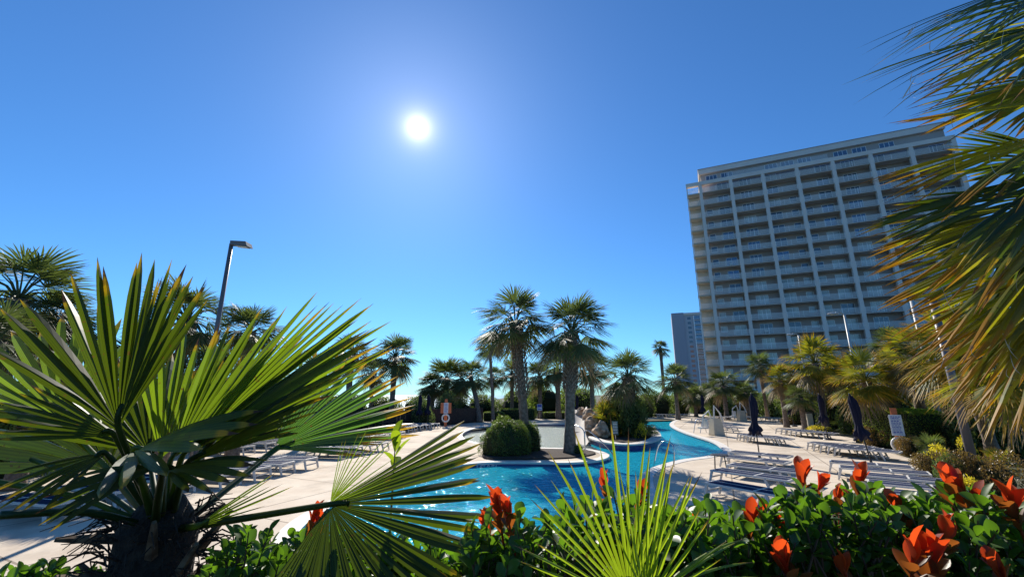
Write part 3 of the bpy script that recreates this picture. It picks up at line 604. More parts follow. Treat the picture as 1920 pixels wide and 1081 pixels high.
# ---------------------------------------------------------------- sun loungers
lt = thing('sun_lounger', (0, 0, 0), 'x', 'sun lounger', 'g')
LW, LL, LZ = .66, 1.98, .34
s = MB()
for y in (-LW / 2, LW / 2 - .03): s.box2((0, y, LZ - .042), (LL, y + .03, LZ))
s.box2((-.002, -LW / 2 + .03, LZ - .058), (.04, LW / 2 - .03, LZ - .002)); s.box2((LL - .04, -LW / 2 + .03, LZ - .058), (LL + .002, LW / 2 - .03, LZ - .002))
s.box2((1.15, -LW / 2 + .03, LZ - .052), (1.19, LW / 2 - .03, LZ + .006))
s.box2((.04, -.011, LZ - .03), (1.15, .011, LZ + .006)); s.box2((1.19, -.011, LZ - .03), (LL - .04, .011, LZ + .006))
s.build('frame', M['white'], lt)
s = MB(); s.box2((.05, -LW / 2 + .036, LZ - .024), (1.14, -.013, LZ + .001)); s.box2((.05, .013, LZ - .024), (1.14, LW / 2 - .036, LZ + .001)); s.build('seat', M['navy'], lt)
s = MB(); s.box2((1.2, -LW / 2 + .036, LZ - .024), (LL - .05, -.013, LZ + .001)); s.box2((1.2, .013, LZ - .024), (LL - .05, LW / 2 - .036, LZ + .001)); s.build('backrest', M['navy'], lt)
for xl in (.03, 1.42):
    for y in (-1, 1):
        s = MB(); dx = -.08 if xl < 1 else .12
        yy = y * (LW / 2 - .02); q = .022
        s.add([(xl - q, yy - q, LZ - .05), (xl + q * 2, yy - q, LZ - .05), (xl + q * 2, yy + q, LZ - .05), (xl - q, yy + q, LZ - .05),
               (xl + dx - q, yy - q, 0), (xl + dx + q, yy - q, 0), (xl + dx + q, yy + q, 0), (xl + dx - q, yy + q, 0)],
              [(0, 1, 2, 3), (4, 7, 6, 5), (0, 4, 5, 1), (1, 5, 6, 2), (2, 6, 7, 3), (3, 7, 4, 0)])
        s.build('leg', M['white'], lt)
for xl, dx in ((.03, -.045), (1.42, .065)):
    s = MB(); s.box2((xl + dx - .012, -LW / 2 + .03, .13), (xl + dx + .018, LW / 2 - .03, .165)); s.build('stretcher', M['white'], lt)
LTREE = tree_of(lt); used = [False]
ORD = ['first', 'second', 'third', 'fourth', 'fifth', 'sixth', 'seventh', 'eighth', 'ninth', 'tenth']
def lounger(p, ang, label, group):
    p = Vector((p[0], p[1], 0.013))
    if not used[0]:
        used[0] = True; lt.location = p; lt.rotation_euler.z = ang; lt['label'] = label; lt['group'] = group; return lt
    return copy_tree(lt, LTREE, p, ang, label, group)
def row(a, b, n, ang, text, group, jit=.04):
    """n loungers whose foot ends run from ground point a to b; ang in degrees"""
    a = Vector(a[:2]); b = Vector(b[:2]); rnd = random.Random(int(a.x * 100))
    for i in range(n):
        p = a.lerp(b, i / max(1, n - 1)) + Vector((rnd.uniform(-jit, jit), rnd.uniform(-jit, jit)))
        lounger(p, R(ang + rnd.uniform(-2.5, 2.5)), text % ORD[i], group)
g1_ = 'loungers by the nearest umbrella'
for (x, y, a, l) in ((4.95, 11.25, -57, 'navy lounger nearest the camera on the right deck'), (5.85, 13.0, -52, 'navy lounger second nearest on the right deck'), (6.75, 13.95, -48, 'navy lounger just in front of the small round table'),
                     (7.45, 15.75, -50, 'navy lounger right behind the small round table'), (8.3, 17.0, -48, 'navy lounger farthest back by the nearest umbrella')):
    lounger((x, y), R(a), l, g1_)
row((10.25, 14.55), (8.3, 10.2), 5, -36, '%s lounger from the back in the row around the leaning closed umbrella', 'loungers by the leaning umbrella')
lounger((8.1, 8.9), R(-34), 'lounger nearest the hedge with its head under red shrub leaves', 'loungers by the leaning umbrella')
row(G(1518, 826, .38), G(1568, 836, .38), 5, -52, '%s lounger from the left in the row before the ring sign', 'loungers before the ring sign')
row(G(1460, 801, .38), G(1497, 806, .38), 5, -60, '%s lounger from the left in the row behind the slim umbrella', 'loungers by the slim umbrella')
row(G(1387, 811, .38), G(1408, 815, .38), 4, -58, '%s lounger from the left in the short row near the pool lift', 'loungers near the pool lift')
row(G(1300, 783, .38), G(1338, 797, .38), 6, -55, '%s lounger from the far end of the row along the river bank', 'loungers on the river bank')
row(G(1345, 779, .38), G(1400, 779, .38), 4, -80, '%s lounger from the left in the back row between the pool lifts', 'loungers in the back row')
row(G(1425, 780, .38), G(1470, 782, .38), 4, -78, '%s lounger from the left in the back row right of the second pool lift', 'loungers in the back row')
row(G(1238, 776, .38), G(1288, 776, .38), 4, 85, '%s lounger from the left under the far orange board', 'loungers under the orange board')
# left side: feet towards the pool, heads towards the fence
row((-6.7, 15.1), (-7.6, 12.3), 4, 168, '%s lounger from the pool in the front left row with white frames', 'loungers in the front left row')
row((-8.2, 11.4), (-8.9, 9.2), 3, 165, '%s lounger from the right behind the foreground palm heart', 'loungers in the front left row')
row((-5.6, 19.9), (-6.6, 17.6), 4, 172, '%s lounger from the back in the sunlit row behind the big fan leaf', 'loungers in the second left row')
row((-6.3, 25.6), (-7.2, 23.0), 4, 172, '%s lounger from the back in the middle left row', 'loungers in the middle left row')
row((-10.2, 22.2), (-10.9, 18.6), 4, 172, '%s lounger from the back in the shaded row near the fence', 'loungers near the fence')
row((-5.5, 33.0), (-6.7, 29.2), 6, 172, '%s lounger from the back in the row under the two closed left umbrellas', 'loungers under the left umbrellas')
# ---------------------------------------------------------------- umbrellas
ut = thing('closed_umbrella', (0, 0, 0), 'x', 'umbrella', 'closed navy umbrellas')
s = MB(); s.tube([(0, 0, 0), (0, 0, 2.36)], .022, 10); s.build('pole', M['black'], ut)
s = MB(); s.lathe([(.24, 0), (.25, .02), (.22, .06), (.05, .09), (.035, .25)], 20); s.build('base', M['black'], ut)
prof = [(.025, 2.40), (.05, 2.36), (.11, 2.2), (.125, 1.95), (.12, 1.7), (.10, 1.5), (.085, 1.38), (.12, 1.25), (.19, 1.08), (.23, .98), (.20, .95)]
rnd = random.Random(8); ph = [rnd.uniform(0, .6) for _ in range(12)]
s = MB(); s.lathe(prof[::-1], 32, wob=lambda k, i, a: (1 + .26 * math.cos(8 * a + .7 * math.sin(i * .8)) + .10 * math.sin(3 * a + i * .4)))
s.v = [(x + .03 * math.sin(z * 4), y, z + (.10 * math.cos(4 * math.atan2(y, x)) if z < 1.12 else 0)) for x, y, z in s.v]
s.build('canopy', M['navycloth'], ut, True)
s = MB(); s.lathe([(.095, 1.36), (.10, 1.38), (.10, 1.41), (.095, 1.43)], 20); s.build('strap', M['navycloth'], ut)
s = MB(); s.lathe([(.012, 2.36), (.03, 2.42), (.018, 2.46), (.004, 2.48)], 10); s.build('finial', M['black'], ut)
UT = tree_of(ut)
um = [((1425, 862), 'closed navy umbrella standing among the nearest right hand loungers', (0, 0)), ((1637, 877), 'leaning closed navy umbrella nearest the box hedge', (0, -7)), ((1553, 824), 'closed navy umbrella before the row at the ring sign', (0, -2)),
      ((1489, 799), 'slim closed umbrella left of the grey towel bin', (0, -3)), ((1321, 792), 'closed umbrella standing in front of the gazebo', (0, 0)), ((1349, 784), 'closed umbrella just right of the gazebo', (0, 0)),
      ((785, 801), 'left one of the two closed umbrellas by the oleander', (0, 0)), ((801, 800), 'right one of the two closed umbrellas by the oleander', (0, 0)), ((1083, 786), 'closed umbrella far back behind the rock slide', (0, 0))]
for i, (q, l, tl) in enumerate(um):
    p = G(*q)
    if i == 0: ut.location = p; ut['label'] = l; o = ut
    else: o = copy_tree(ut, UT, p, rnd.uniform(0, 6), l)
    o.rotation_euler = (0, R(tl[1]), rnd.uniform(-.2, .2)); o.location.z = .013
# small round side table
t = thing('side_table', (6.9, 14.95, .013), 'small round black table between two navy loungers', 'table')
s = MB(); s.lathe([(.27, .44), (.28, .45), (.28, .47), (.27, .475)], 24); s.build('table_top', M['black'], t)
for k in range(4):
    a = k * math.pi / 2 + .4; s = MB(); s.tube([(math.cos(a) * .2, math.sin(a) * .2, .44), (math.cos(a) * .25, math.sin(a) * .25, 0)], .012, 6); s.build('leg', M['black'], t)

# ---------------------------------------------------------------- hotel
hp = Vector((45.1 - .912 * 3.47, 84.1 + .41 * 3.47, 0)); HA = math.atan2(-.41, .912)
ho = thing('hotel_building', hp, 'tall grey hotel slab with rows of balconies behind the right palms', 'building', rz=HA)
BW, FL, NF, NB = 6.08, 2.9, 16, 7; TOPZ = 45.95; XR = BW * NB + .35
def part(name, boxes, m, par=ho):
    s = MB()
    for a, b in boxes: s.box2(a, b)
    return s.build(name, m, par)
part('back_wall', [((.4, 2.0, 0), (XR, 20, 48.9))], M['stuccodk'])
part('side_wall', [((.15, 2.2, 0), (.39, 20.1, 48.9))], M['cream'])
for k in range(NB + 1):
    part('column', [((k * BW - .32, -.05, 0), (k * BW + .32, .75, 47.7))], M['stucco'])
for k in range(1, NB + 1):
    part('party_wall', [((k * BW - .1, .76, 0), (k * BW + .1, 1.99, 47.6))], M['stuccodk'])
part('corner_post', [((-2.85, -.03, 0), (-2.65, .2, 47.7))], M['stucco'])
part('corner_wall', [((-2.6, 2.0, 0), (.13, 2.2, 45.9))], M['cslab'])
part('top_beam', [((-2.9, -.1, 47.71), (XR, .8, 48.55))], M['stucco'])
part('parapet', [((.0, 2.0, 51.3), (XR, 20, 52.5))], M['stucco'])
part('roof_edge', [((-.08, 1.9, 52.51), (XR + .1, 20.1, 52.62))], M['stuccodk'])
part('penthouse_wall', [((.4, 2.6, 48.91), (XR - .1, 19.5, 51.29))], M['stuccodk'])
zs = [TOPZ - FL * k for k in range(NF)]
for z in zs:
    part('balcony_slab', [((.33, 0.02, z - .16), (XR - .33, 1.98, z))], M['slab'])
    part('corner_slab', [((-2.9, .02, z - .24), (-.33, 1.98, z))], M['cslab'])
rl = MB()
for j in range(6): rl.box2((-2.7, -.02, .12 + j * .17), (2.7, .03, .18 + j * .17))
for x in (-2.7, -.02, 2.66): rl.box2((x, -.03, 0), (x + .05, .04, 1.1))
rlm = rl.mesh('balcony_railing', M['rail'])
rl = MB()
for j in range(6): rl.box2((0, -.02, .12 + j * .17), (2.3, .03, .165 + j * .17)); rl.box2((0, .04, .12 + j * .17), (.05, 1.9, .165 + j * .17))
for x in (0, 2.25): rl.box2((x, -.03, 0), (x + .05, .05, 1.1))
rlc = rl.mesh('corner_railing', M['rail'])
def wmesh(x0, x1, z0, z1, mull):
    f = MB(); f.box2((x0 - .06, 0, z0 - .05), (x1 + .06, .06, z0)); f.box2((x0 - .06, 0, z1), (x1 + .06, .06, z1 + .05)); 
    for x in [x0 - .06, x1] + [x0 + (x1 - x0) * k / mull - .03 for k in range(1, mull)]: f.box2((x, -.005, z0), (x + .06, .055, z1))
    g = MB(); g.box2((x0, .02, z0), (x1, .04, z1)); return f, g
fs_, gs_ = [], {}
for q, (x0, x1, z0, z1, mm) in enumerate([(.4, 2.4, .05, 2.15, 2), (-2.4, -.4, .05, 2.15, 2), (-1.2, .9, .05, 2.15, 3)]):
    f, g = wmesh(x0, x1, z0, z1, mm); f2, g2 = wmesh(-2.2 if x0 > 0 else 1.4, -1.1 if x0 > 0 else 2.5, 1.0, 2.1, 1)
    fs_.append(f.mesh('window', M['rail'])); 
    for kk, m_ in (('g', M['glass']), ('c', M['curtain']), ('b', M['bglass'])): gs_[(q, kk)] = g.mesh('pane', m_)
    fs_.append(f2.mesh('window', M['rail'])); gs_[(q + 10, 'g')] = g2.mesh('pane', M['glass']); gs_[(q + 10, 'c')] = g2.mesh('pane', M['curtain'])
rnd = random.Random(77)
for r_, z in enumerate(zs):
    link('corner_railing', rlc, ho, (-2.8, .05, z))
    for k in range(NB):
        xc = (k + .5) * BW; link('balcony_railing', rlm, ho, (xc, .06, z))
        q = (k * 7 + (k % 3)) % 3; wn = link('balcony_door', fs_[q * 2], ho, (xc, 1.92, z))
        kk = 'c' if (r_ >= 8 and rnd.random() < .8) or rnd.random() < .2 else ('b' if rnd.random() < .22 else 'g')
        link('pane', gs_[(q, kk)], wn)
        if q < 2 and r_ > 1:
            wn = link('window', fs_[q * 2 + 1], ho, (xc, 1.93, z)); link('pane', gs_[(q + 10, 'c' if r_ >= 8 else 'g')], wn)
for k, x in enumerate((1.5, 4.6, 13.2, 16.2, 19.3, 25.5, 28.6, 33)):
    f, g = wmesh(x, x + 2.2, 49.2, 50.8, 3); o = f.build('penthouse_window', M['rail'], ho); o.location.y = 2.53; g.build('pane', M['bglass'], o)
part('penthouse_railing', [((5.5, 1.0, 48.9 + j * .2), (24, 1.05, 48.95 + j * .2)) for j in range(6)], M['rail'])
# some furniture left on the balconies
ORDF = ['first', 'second', 'third', 'fourth', 'fifth', 'sixth', 'seventh', 'eighth', 'ninth', 'tenth', 'eleventh', 'twelfth', 'thirteenth', 'fourteenth', 'fifteenth', 'sixteenth']
spots = [(r_, k) for r_ in range(4, 14) for k in range(5)]; rnd.shuffle(spots)
s = MB(); s.box2((-.22, -.22, .38), (.22, .22, .42)); s.box2((-.22, .2, .42), (.22, .24, .85))
for a in (-.2, .17):
    for b in (-.2, .17): s.box2((a, b, 0), (a + .03, b + .03, .38))
chm = s.mesh('balcony_chair', M['white']); m_ = Matrix.Translation(hp) @ Matrix.Rotation(HA, 4, 'Z')
for r_, k in sorted(spots[:22]):
    o = link('balcony_chair', chm, None, m_ @ Vector(((k + .5) * BW + rnd.uniform(-2, 2), 1.1, zs[r_])), HA)
    tag(o, 'white chair on the hotel balcony, %s row from the top, %s bay from the left' % (ORDF[r_], ORDF[k]), 'chair', 'white chairs on the hotel balconies')
# far tower
c = V(1263, 640, 270); fb = thing('distant_tower', (c.x, c.y, 0), 'distant apartment tower with blue glazed balconies beside the hotel', 'building', rz=R(-20))
z1 = V(1263, 587, 270).z
s = MB(); s.box2((0, 0, 0), (7.5, 25, z1)); s.build('end_wall', mat('tower_side', (.36, .36, .42), .8), fb)
s = MB(); s.box2((7.51, 1, 0), (34, 25, z1 - .5)); s.build('front_wall', mat('tower_front', (.46, .47, .52), .8), fb)
s = MB(); s.box2((7.4, .2, z1 - 1.6), (34, 1.5, z1 - .2)); s.build('parapet', M['stucco'], fb)
for k in range(17):
    z = z1 - 5.2 - k * 3.0
    s = MB(); s.box2((13, -.3, z - .2), (34, .95, z)); s.build('balcony_slab', M['stucco'], fb)
    s = MB(); s.box2((13.2, .86, z + .1), (33.5, .99, z + 2.5)); s.build('balcony_glazing', M['bglass'], fb)
    s = MB(); s.box2((13, -.32, z), (34, -.26, z + .12)); s.box2((13, -.32, z + .9), (34, -.26, z + 1.05))
    for x in (13, 17, 21, 25, 29, 33): s.box2((x, -.34, z - .2), (x + .5, .5, z + 2.9))
    s.build('balcony_frame', M['rail'], fb)
    s = MB(); s.box2((9.5, .92, z + .6), (11.5, .99, z + 2.1)); s.build('window', M['glass'], fb)

# ---------------------------------------------------------------- street lamps
def lamp(px_top, py_top, d, side, label, m, headflat=True, rad=.075, hide=None):
    tp = V(px_top, py_top, d); t = thing('street_lamp', (tp.x, tp.y, 0), label, 'street lamp', 'lamp posts around the pool')
    s = MB(); s.tube([(0, 0, 0), (0, 0, tp.z)], [rad, rad * .8], 12); s.build('post', M[m], t, True)
    s = MB(); s.lathe([(rad * 2.2, 0), (rad * 2.2, .04), (rad * 1.3, .08)], 14); s.build('base_plate', M[m], t)
    if headflat:
        s = MB(); w_ = .17; L_ = .62 * side
        s.add([(0, -w_ * .5, tp.z - .05), (0, w_ * .5, tp.z - .05), (L_, w_, tp.z - .12), (L_, -w_, tp.z - .12), (0, -w_ * .5, tp.z + .09), (0, w_ * .5, tp.z + .09), (L_ * .9, w_, tp.z + .03), (L_ * .9, -w_, tp.z + .03)],
              [(0, 3, 2, 1), (4, 5, 6, 7), (0, 1, 5, 4), (1, 2, 6, 5), (2, 3, 7, 6), (3, 0, 4, 7)]); h = s.build('lamp_head', M[m], t)
        s = MB(); s.add([(L_ * .3, -w_ * .6, tp.z - .095), (L_ * .3, w_ * .6, tp.z - .095), (L_ * .9, w_ * .75, tp.z - .135), (L_ * .9, -w_ * .75, tp.z - .135)], [(0, 1, 2, 3)]); s.build('lens', M['lens'], h)
    else:
        s = MB(); s.tube([(0, 0, tp.z - .1), (.25 * side, 0, tp.z + .08), (.7 * side, 0, tp.z + .12)], .05, 8); h = s.build('arm', M[m], t)
        s = MB(); s.lathe([(.02, .12), (.18, .06), (.26, -.02), (.24, -.05)], 14, (0.95 * side, 0, tp.z)); s.v = [((x - .95 * side) * 1.9 + .95 * side, y, z) for x, y, z in s.v]; h = s.build('lamp_head', M[m], t)
        s = MB(); s.lathe([(.2, -.055), (.18, -.09), (.05, -.11)], 14, (0.95 * side, 0, tp.z)); s.build('lens', M['lens'], h)
    return t
lamp(434, 457, 13, 1, 'tall dark street lamp with flat head above the left fans', 'lamp')
lamp(1748, 560, 12.83, 1, 'thick dark lamp post standing in the right bed with its head in the fronds', 'lamp', rad=.115)
lamp(1709, 560, 21.5, 1, 'slimmer grey lamp post rising behind the box hedge', 'lampw', rad=.12)
lamp(1583, 588, 34, -1, 'pale curved street lamp in front of the hotel, right one of two', 'lampw', False, rad=.11)
lamp(1497, 627, 50, -1, 'pale curved street lamp in front of the hotel, left one of two', 'lampw', False, rad=.12)
lamp(1742, 700, 60, 1, 'distant dark post between the golden palms', 'lamp', rad=.1)

# ---------------------------------------------------------------- signs with life rings
def ringsign(p, label, rz, w_=.62, h_=.62, zc=1.25, ring=True, wide=0, post=True):
    t = thing('safety_sign', p, label, 'sign', 'orange safety boards', rz=rz)
    s = MB()
    if post: s.box2((-.11, -.02, 0), (.11, .02, zc + h_ / 2 + .28))
    else: s.box2((-.04, -.0, 0), (.04, .03, zc))
    s.build('orange_post', M['orange'], t)
    if wide: s = MB(); s.box2((-wide, -.045, zc - h_ / 2), (wide, -.022, zc + h_ / 2)); s.build('orange_board', M['orange'], t)
    s = MB(); s.box2((-w_ / 2, -.07, zc - h_ / 2), (w_ / 2, -.046, zc + h_ / 2)); bd = s.build('notice_board', M['board'], t)
    s = MB(); rnd = random.Random(3); z = zc + h_ / 2 - .06
    while z > zc - h_ / 2 + .05:
        big = rnd.random() < .45; hh = .035 if big else .014; x = -w_ / 2 + .06
        while x < w_ / 2 - .1: l = rnd.uniform(.03, .09); s.box2((x, -.076, z - hh), (min(x + l, w_ / 2 - .05), -.071, z)); x += l + .02
        z -= hh + .03
    s.build('lettering', M['blueink'], bd)
    if ring:
        b = MB(); n1, n2 = 24, 8; vs = []; fs = []
        for i in range(n1):
            a = 2 * math.pi * i / n1
            for j in range(n2): q = 2 * math.pi * j / n2; r = .27 + .06 * math.cos(q); vs.append((r * math.cos(a), -.12 + .05 * math.sin(q), zc - h_ / 2 - .36 + r * math.sin(a)))
        for i in range(n1):
            for j in range(n2): fs.append((i * n2 + j, i * n2 + (j + 1) % n2, ((i + 1) % n1) * n2 + (j + 1) % n2, ((i + 1) % n1) * n2 + j))
        b.add(vs, fs); o = b.build('life_ring', M['ring'], None, True); o.location = p; o.rotation_euler.z = rz; tag(o, 'white life ring hanging under the notices of the ' + ('right bed sign' if p.x > 0 else 'sign by the left umbrellas'), 'life ring', 'life rings')
    return t
ringsign(G(1692, 850), 'white notice boards on an orange post above a life ring, by the box hedge', R(-35), .42, .85, 1.15)
s = ringsign(G(835, 799), 'orange safety board with white notices and life ring near the left umbrellas', R(8), .36, .8, 1.4, wide=.42)
ringsign(G(1245, 777), 'wide orange safety board hanging over the far lounger row', R(-12), .6, .55, 1.15, ring=False, wide=.62)
p = G(1012, 786); t = thing('notice_sign', p, 'small blue and white notice on a post between the central palms', 'sign')
s = MB(); s.tube([(0, 0, 0), (0, 0, 1.5)], .03, 6); s.build('post', M['steel'], t); s = MB(); s.box2((-.25, -.05, .9), (.25, -.02, 1.5)); s.build('panel', M['board'], t)
s = MB(); s.box2((-.21, -.06, 1.2), (.21, -.051, 1.46)); s.box2((-.18, -.06, .98), (.18, -.051, 1.06)); s.build('lettering', M['blueink'], t)
p = G(1160, 833); t = thing('notice_sign', (p.x, p.y + .6, .15), 'narrow notice post among the shrubs at the island front', 'sign')
s = MB(); s.tube([(0, 0, 0), (0, 0, .9)], .02, 6); s.build('post', M['steel'], t); s = MB(); s.box2((-.16, -.04, .25), (.16, -.02, .95)); s.build('panel', mat('green_board', (.03, .07, .05), .5), t)
s = MB(); z = .88
while z > .3: s.box2((-.12, -.046, z - .03), (.12, -.041, z)); z -= .075
s.build('lettering', M['board'], t)
# depth marking on the tile band
fc = bpy.data.curves.new('depth_marking', 'FONT'); fc.body = '3 FT 0 IN'; fc.size = .2; fc.extrude = .002; fc.align_x = 'CENTER'
o = bpy.data.objects.new('depth_marking', fc); COL.objects.link(o); dg = bpy.context.evaluated_depsgraph_get(); me = bpy.data.meshes.new_from_object(o.evaluated_get(dg)); bpy.data.objects.remove(o)
me.materials.clear(); me.materials.append(M['board']); a, b = G(884, 868.7), G(940, 866.2)
o = link('depth_marking', me, None, ((a.x + b.x) / 2, (a.y + b.y) / 2 - .06, -.125), math.atan2(b.y - a.y, b.x - a.x)); o.rotation_euler.x = R(90)
o.scale = (1, .45, 1); tag(o, 'white depth numerals on the navy tile band of the peninsula', 'marking')

# ---------------------------------------------------------------- rock slide, rails, pool lifts, gazebo ...
def boulder(seed, rx, ry, rz_):
    bm = bmesh.new(); bmesh.ops.create_icosphere(bm, subdivisions=3, radius=1); rnd = random.Random(seed)
    pl_ = [(Vector((rnd.gauss(0, 1), rnd.gauss(0, 1), rnd.gauss(0, 1))).normalized(), rnd.uniform(.55, .85)) for _ in range(14)]
    for v in bm.verts:
        for nn, dd in pl_:
            e = v.co.dot(nn) - dd
            if e > 0: v.co -= nn * e
        v.co *= 1 + .10 * math.sin(v.co.x * 7 + seed) * math.cos(v.co.z * 9 + seed) + .05 * math.sin(v.co.y * 15); v.co = Vector((v.co.x * rx, v.co.y * ry, v.co.z * rz_))
    me = bpy.data.meshes.new('boulder'); bm.to_mesh(me); bm.free(); me.materials.append(M['rock']); return me
for i, (px, py, yy, rx, ry, rz_, zz, l) in enumerate([(1127, 800, 24.6, .62, .6, .55, .5, 'largest tan boulder at the island end of the slide'), (1112, 800, 25.6, .5, .6, .62, .62, 'upright tan boulder beside the white chute'),
        (1105, 800, 26.8, .55, .6, .5, 1.1, 'tall tan boulder behind the slide'), (1092, 800, 27.8, .42, .5, .45, 1.25, 'top boulder at the head of the white chute'), (1122, 800, 25.9, .5, .5, .4, 1.15, 'boulder stacked above the largest one'), (1100, 800, 27.2, .8, .9, .9, .5, 'broad boulder under the head of the chute')]):
    q = V(px, py, yy); o = link('boulder', boulder(i, rx, ry, rz_), None, (q.x, yy, zz), i * .7); tag(o, l, 'rock', 'rocks of the water slide')
t = thing('water_slide', V(1082, 820, 23.8).xy.to_3d(), 'white curved water slide running down the tan rocks into the shallow pool', 'slide')
a = Vector((1.35, 4.4, 1.45)); pth = catmull([Vector((.95, 5.2, 1.55)), Vector((.75, 4.0, 1.35)), Vector((.35, 2.6, .8)), Vector((.1, 1.0, .25)), Vector((0, -.6, -.08))], 6, closed=False)
s = MB(); vs = []; fs = []
for i, q in enumerate(pth):
    for k in range(7):
        an = math.pi * k / 6; vs.append((q.x - .48 * math.cos(an), q.y, q.z - .22 * math.sin(an) + .1))
    for k in range(7):
        an = math.pi * (6 - k) / 6; vs.append((q.x - .55 * math.cos(an), q.y, q.z - .28 * math.sin(an) + .1))
for i in range(len(pth) - 1):
    for k in range(14): fs.append((i * 14 + k, i * 14 + (k + 1) % 14, (i + 1) * 14 + (k + 1) % 14, (i + 1) * 14 + k))
s.add(vs, fs); s.build('chute', M['chute'], t, True)
for k in (3, 9): s = MB(); q = pth[k * 2 if k < 9 else 15]; s.box2((q.x - .25, q.y - .2, -.3), (q.x + .25, q.y + .2, q.z - .16)); s.build('support', M['rock'], t)
# handrails
def handrail(pts, label, name='handrail'):
    t = thing(name, pts[0], label, 'handrail', 'steel pool rails'); r0 = Vector(pts[0]); s = MB()
    s.tube(catmull([Vector(p) - r0 for p in pts], 5, closed=False), .025, 8); s.build('rail', M['steel'], t, True); return t
a = G(1096, 842); b = G(1136, 848)
handrail([(a.x, a.y, -.2), (a.x, a.y, .8), (a.x - .35, a.y + .9, 1.0), (a.x - .3, a.y + 1.5, .75), (a.x - .2, a.y + 1.6, -.2)], 'curved steel rail standing in the shallow entry')
handrail([(a.x + .03, a.y - .05, -.2), (a.x + .03, a.y - .05, .72), (a.x + .3, a.y - .3, .74), (b.x + .15, b.y - .5, .05), (b.x + .18, b.y - .55, -.5)], 'long sloping steel rail going down into the deep water')
a = G(1230, 870); handrail([(a.x - .1, a.y + .3, -.6), (a.x + .15, a.y, .65), (a.x + .5, a.y - .45, .72), (a.x + .45, a.y - .5, 0)], 'steel grab rail at the near right pool corner')
for dx, l in ((0, 'left steel rail of the ladder by the pool lift'), (.5, 'right steel rail of the ladder by the pool lift')):
    a = G(1312, 811); handrail([(a.x - .5 + dx * .7, a.y + .1 - dx * .4, -.7), (a.x - .1 + dx * .7, a.y + .2 - dx * .4, .7), (a.x + .35 + dx * .7, a.y + .3 - dx * .4, .75), (a.x + .6 + dx * .7, a.y + .35 - dx * .4, 0)], l)
def poollift(p, rz, label):
    t = thing('pool_lift', p, label, 'pool lift', 'white pool lifts', rz)
    s = MB(); s.box2((-.35, -.3, 0), (.35, .35, .08)); s.build('base', M['greybox'], t)
    s = MB(); s.add([(-.36, -.26, .08), (.36, -.26, .08), (.36, .3, .08), (-.36, .3, .08), (-.27, -.2, 1.02), (.25, -.2, .98), (.25, .22, .98), (-.27, .22, 1.02)], [(0, 1, 5, 4), (1, 2, 6, 5), (2, 3, 7, 6), (3, 0, 4, 7), (4, 5, 6, 7)]); s.build('cover', M['greybox'], t)
    s = MB(); s.tube([(-.1, 0, 1.0), (.0, 0, 1.75), (.35, 0, 1.3), (.5, 0, .8)], .05, 8); s.build('arm', M['white'], t)
    s = MB(); s.tube([(-.2, .1, 1.0), (-.35, .1, 1.45), (-.75, .1, 1.15), (-.85, .1, .5)], .05, 8); s.build('lever', M['white'], t)
    s = MB(); s.box2((-1.1, -.2, .42), (-.65, .25, .5)); s.box2((-.72, -.2, .5), (-.65, .25, .95)); s.build('seat', M['white'], t)
    return t
poollift(G(1345, 816), R(10), 'beige covered pool lift at the river bank'); poollift(G(1392, 790), R(5), 'beige covered pool lift farther back with white arm')
# gazebo
p = G(1318, 774); t = thing('gazebo', (p.x, p.y + 1.5, 0), 'small open gazebo with brown hipped roof behind the far umbrella', 'gazebo')
for a in (-1, 1):
    for b in (-1, 1): s = MB(); s.box2((a * 1.3 - .06, b * 1.3 - .06, 0), (a * 1.3 + .06, b * 1.3 + .06, 2.7)); s.build('post', M['lampw'], t)
s = MB(); s.add([(-2, -2, 2.7), (2, -2, 2.7), (2, 2, 2.7), (-2, 2, 2.7), (-2, -2, 2.82), (2, -2, 2.82), (2, 2, 2.82), (-2, 2, 2.82), (0, 0, 3.75)], [(0, 3, 2, 1), (0, 1, 5, 4), (1, 2, 6, 5), (2, 3, 7, 6), (3, 0, 4, 7), (4, 5, 8), (5, 6, 8), (6, 7, 8), (7, 4, 8)]); s.build('roof', M['roof'], t)
s = MB(); s.box2((-1.2, -.9, 0), (1.2, -.5, 1.1)); s.box2((-1.3, -1.0, 1.1), (1.3, -.4, 1.17)); s.build('counter', M['brickd'], t)
def station(p, w_, label):
    t = thing('bar_counter', p, label, 'counter', 'low counters at the back')
    s = MB(); s.box2((-w_, -.4, 0), (w_, .4, 1.05)); s.build('cabinet', M['brickd'], t)
    s = MB(); s.box2((-w_ - .06, -.46, 1.051), (w_ + .06, .46, 1.11)); s.build('counter_top', M['greybox'], t)
    for x in (-w_ + .2, w_ - .35): s = MB(); s.box2((x, -.43, .1), (x + .18, -.401, 1.0)); s.build('pilaster', M['greybox'], t)
q = G(1372, 775); station((q.x, q.y + 1, 0), 1.5, 'low dark counter with pale top right of the gazebo'); q = G(1336, 775); station((q.x, q.y + 1, 0), .8, 'short counter below the gazebo roof')
q = G(1518, 799); t = thing('towel_bin', q, 'grey square towel bin at the bed edge behind the slim umbrella', 'bin')
s = MB(); s.box2((-.22, -.22, 0), (.22, .22, 1.0)); s.build('body', M['greybox'], t); s = MB(); s.box2((-.26, -.26, 1.001), (.26, .26, 1.08)); s.build('lid', M['brickd'], t)
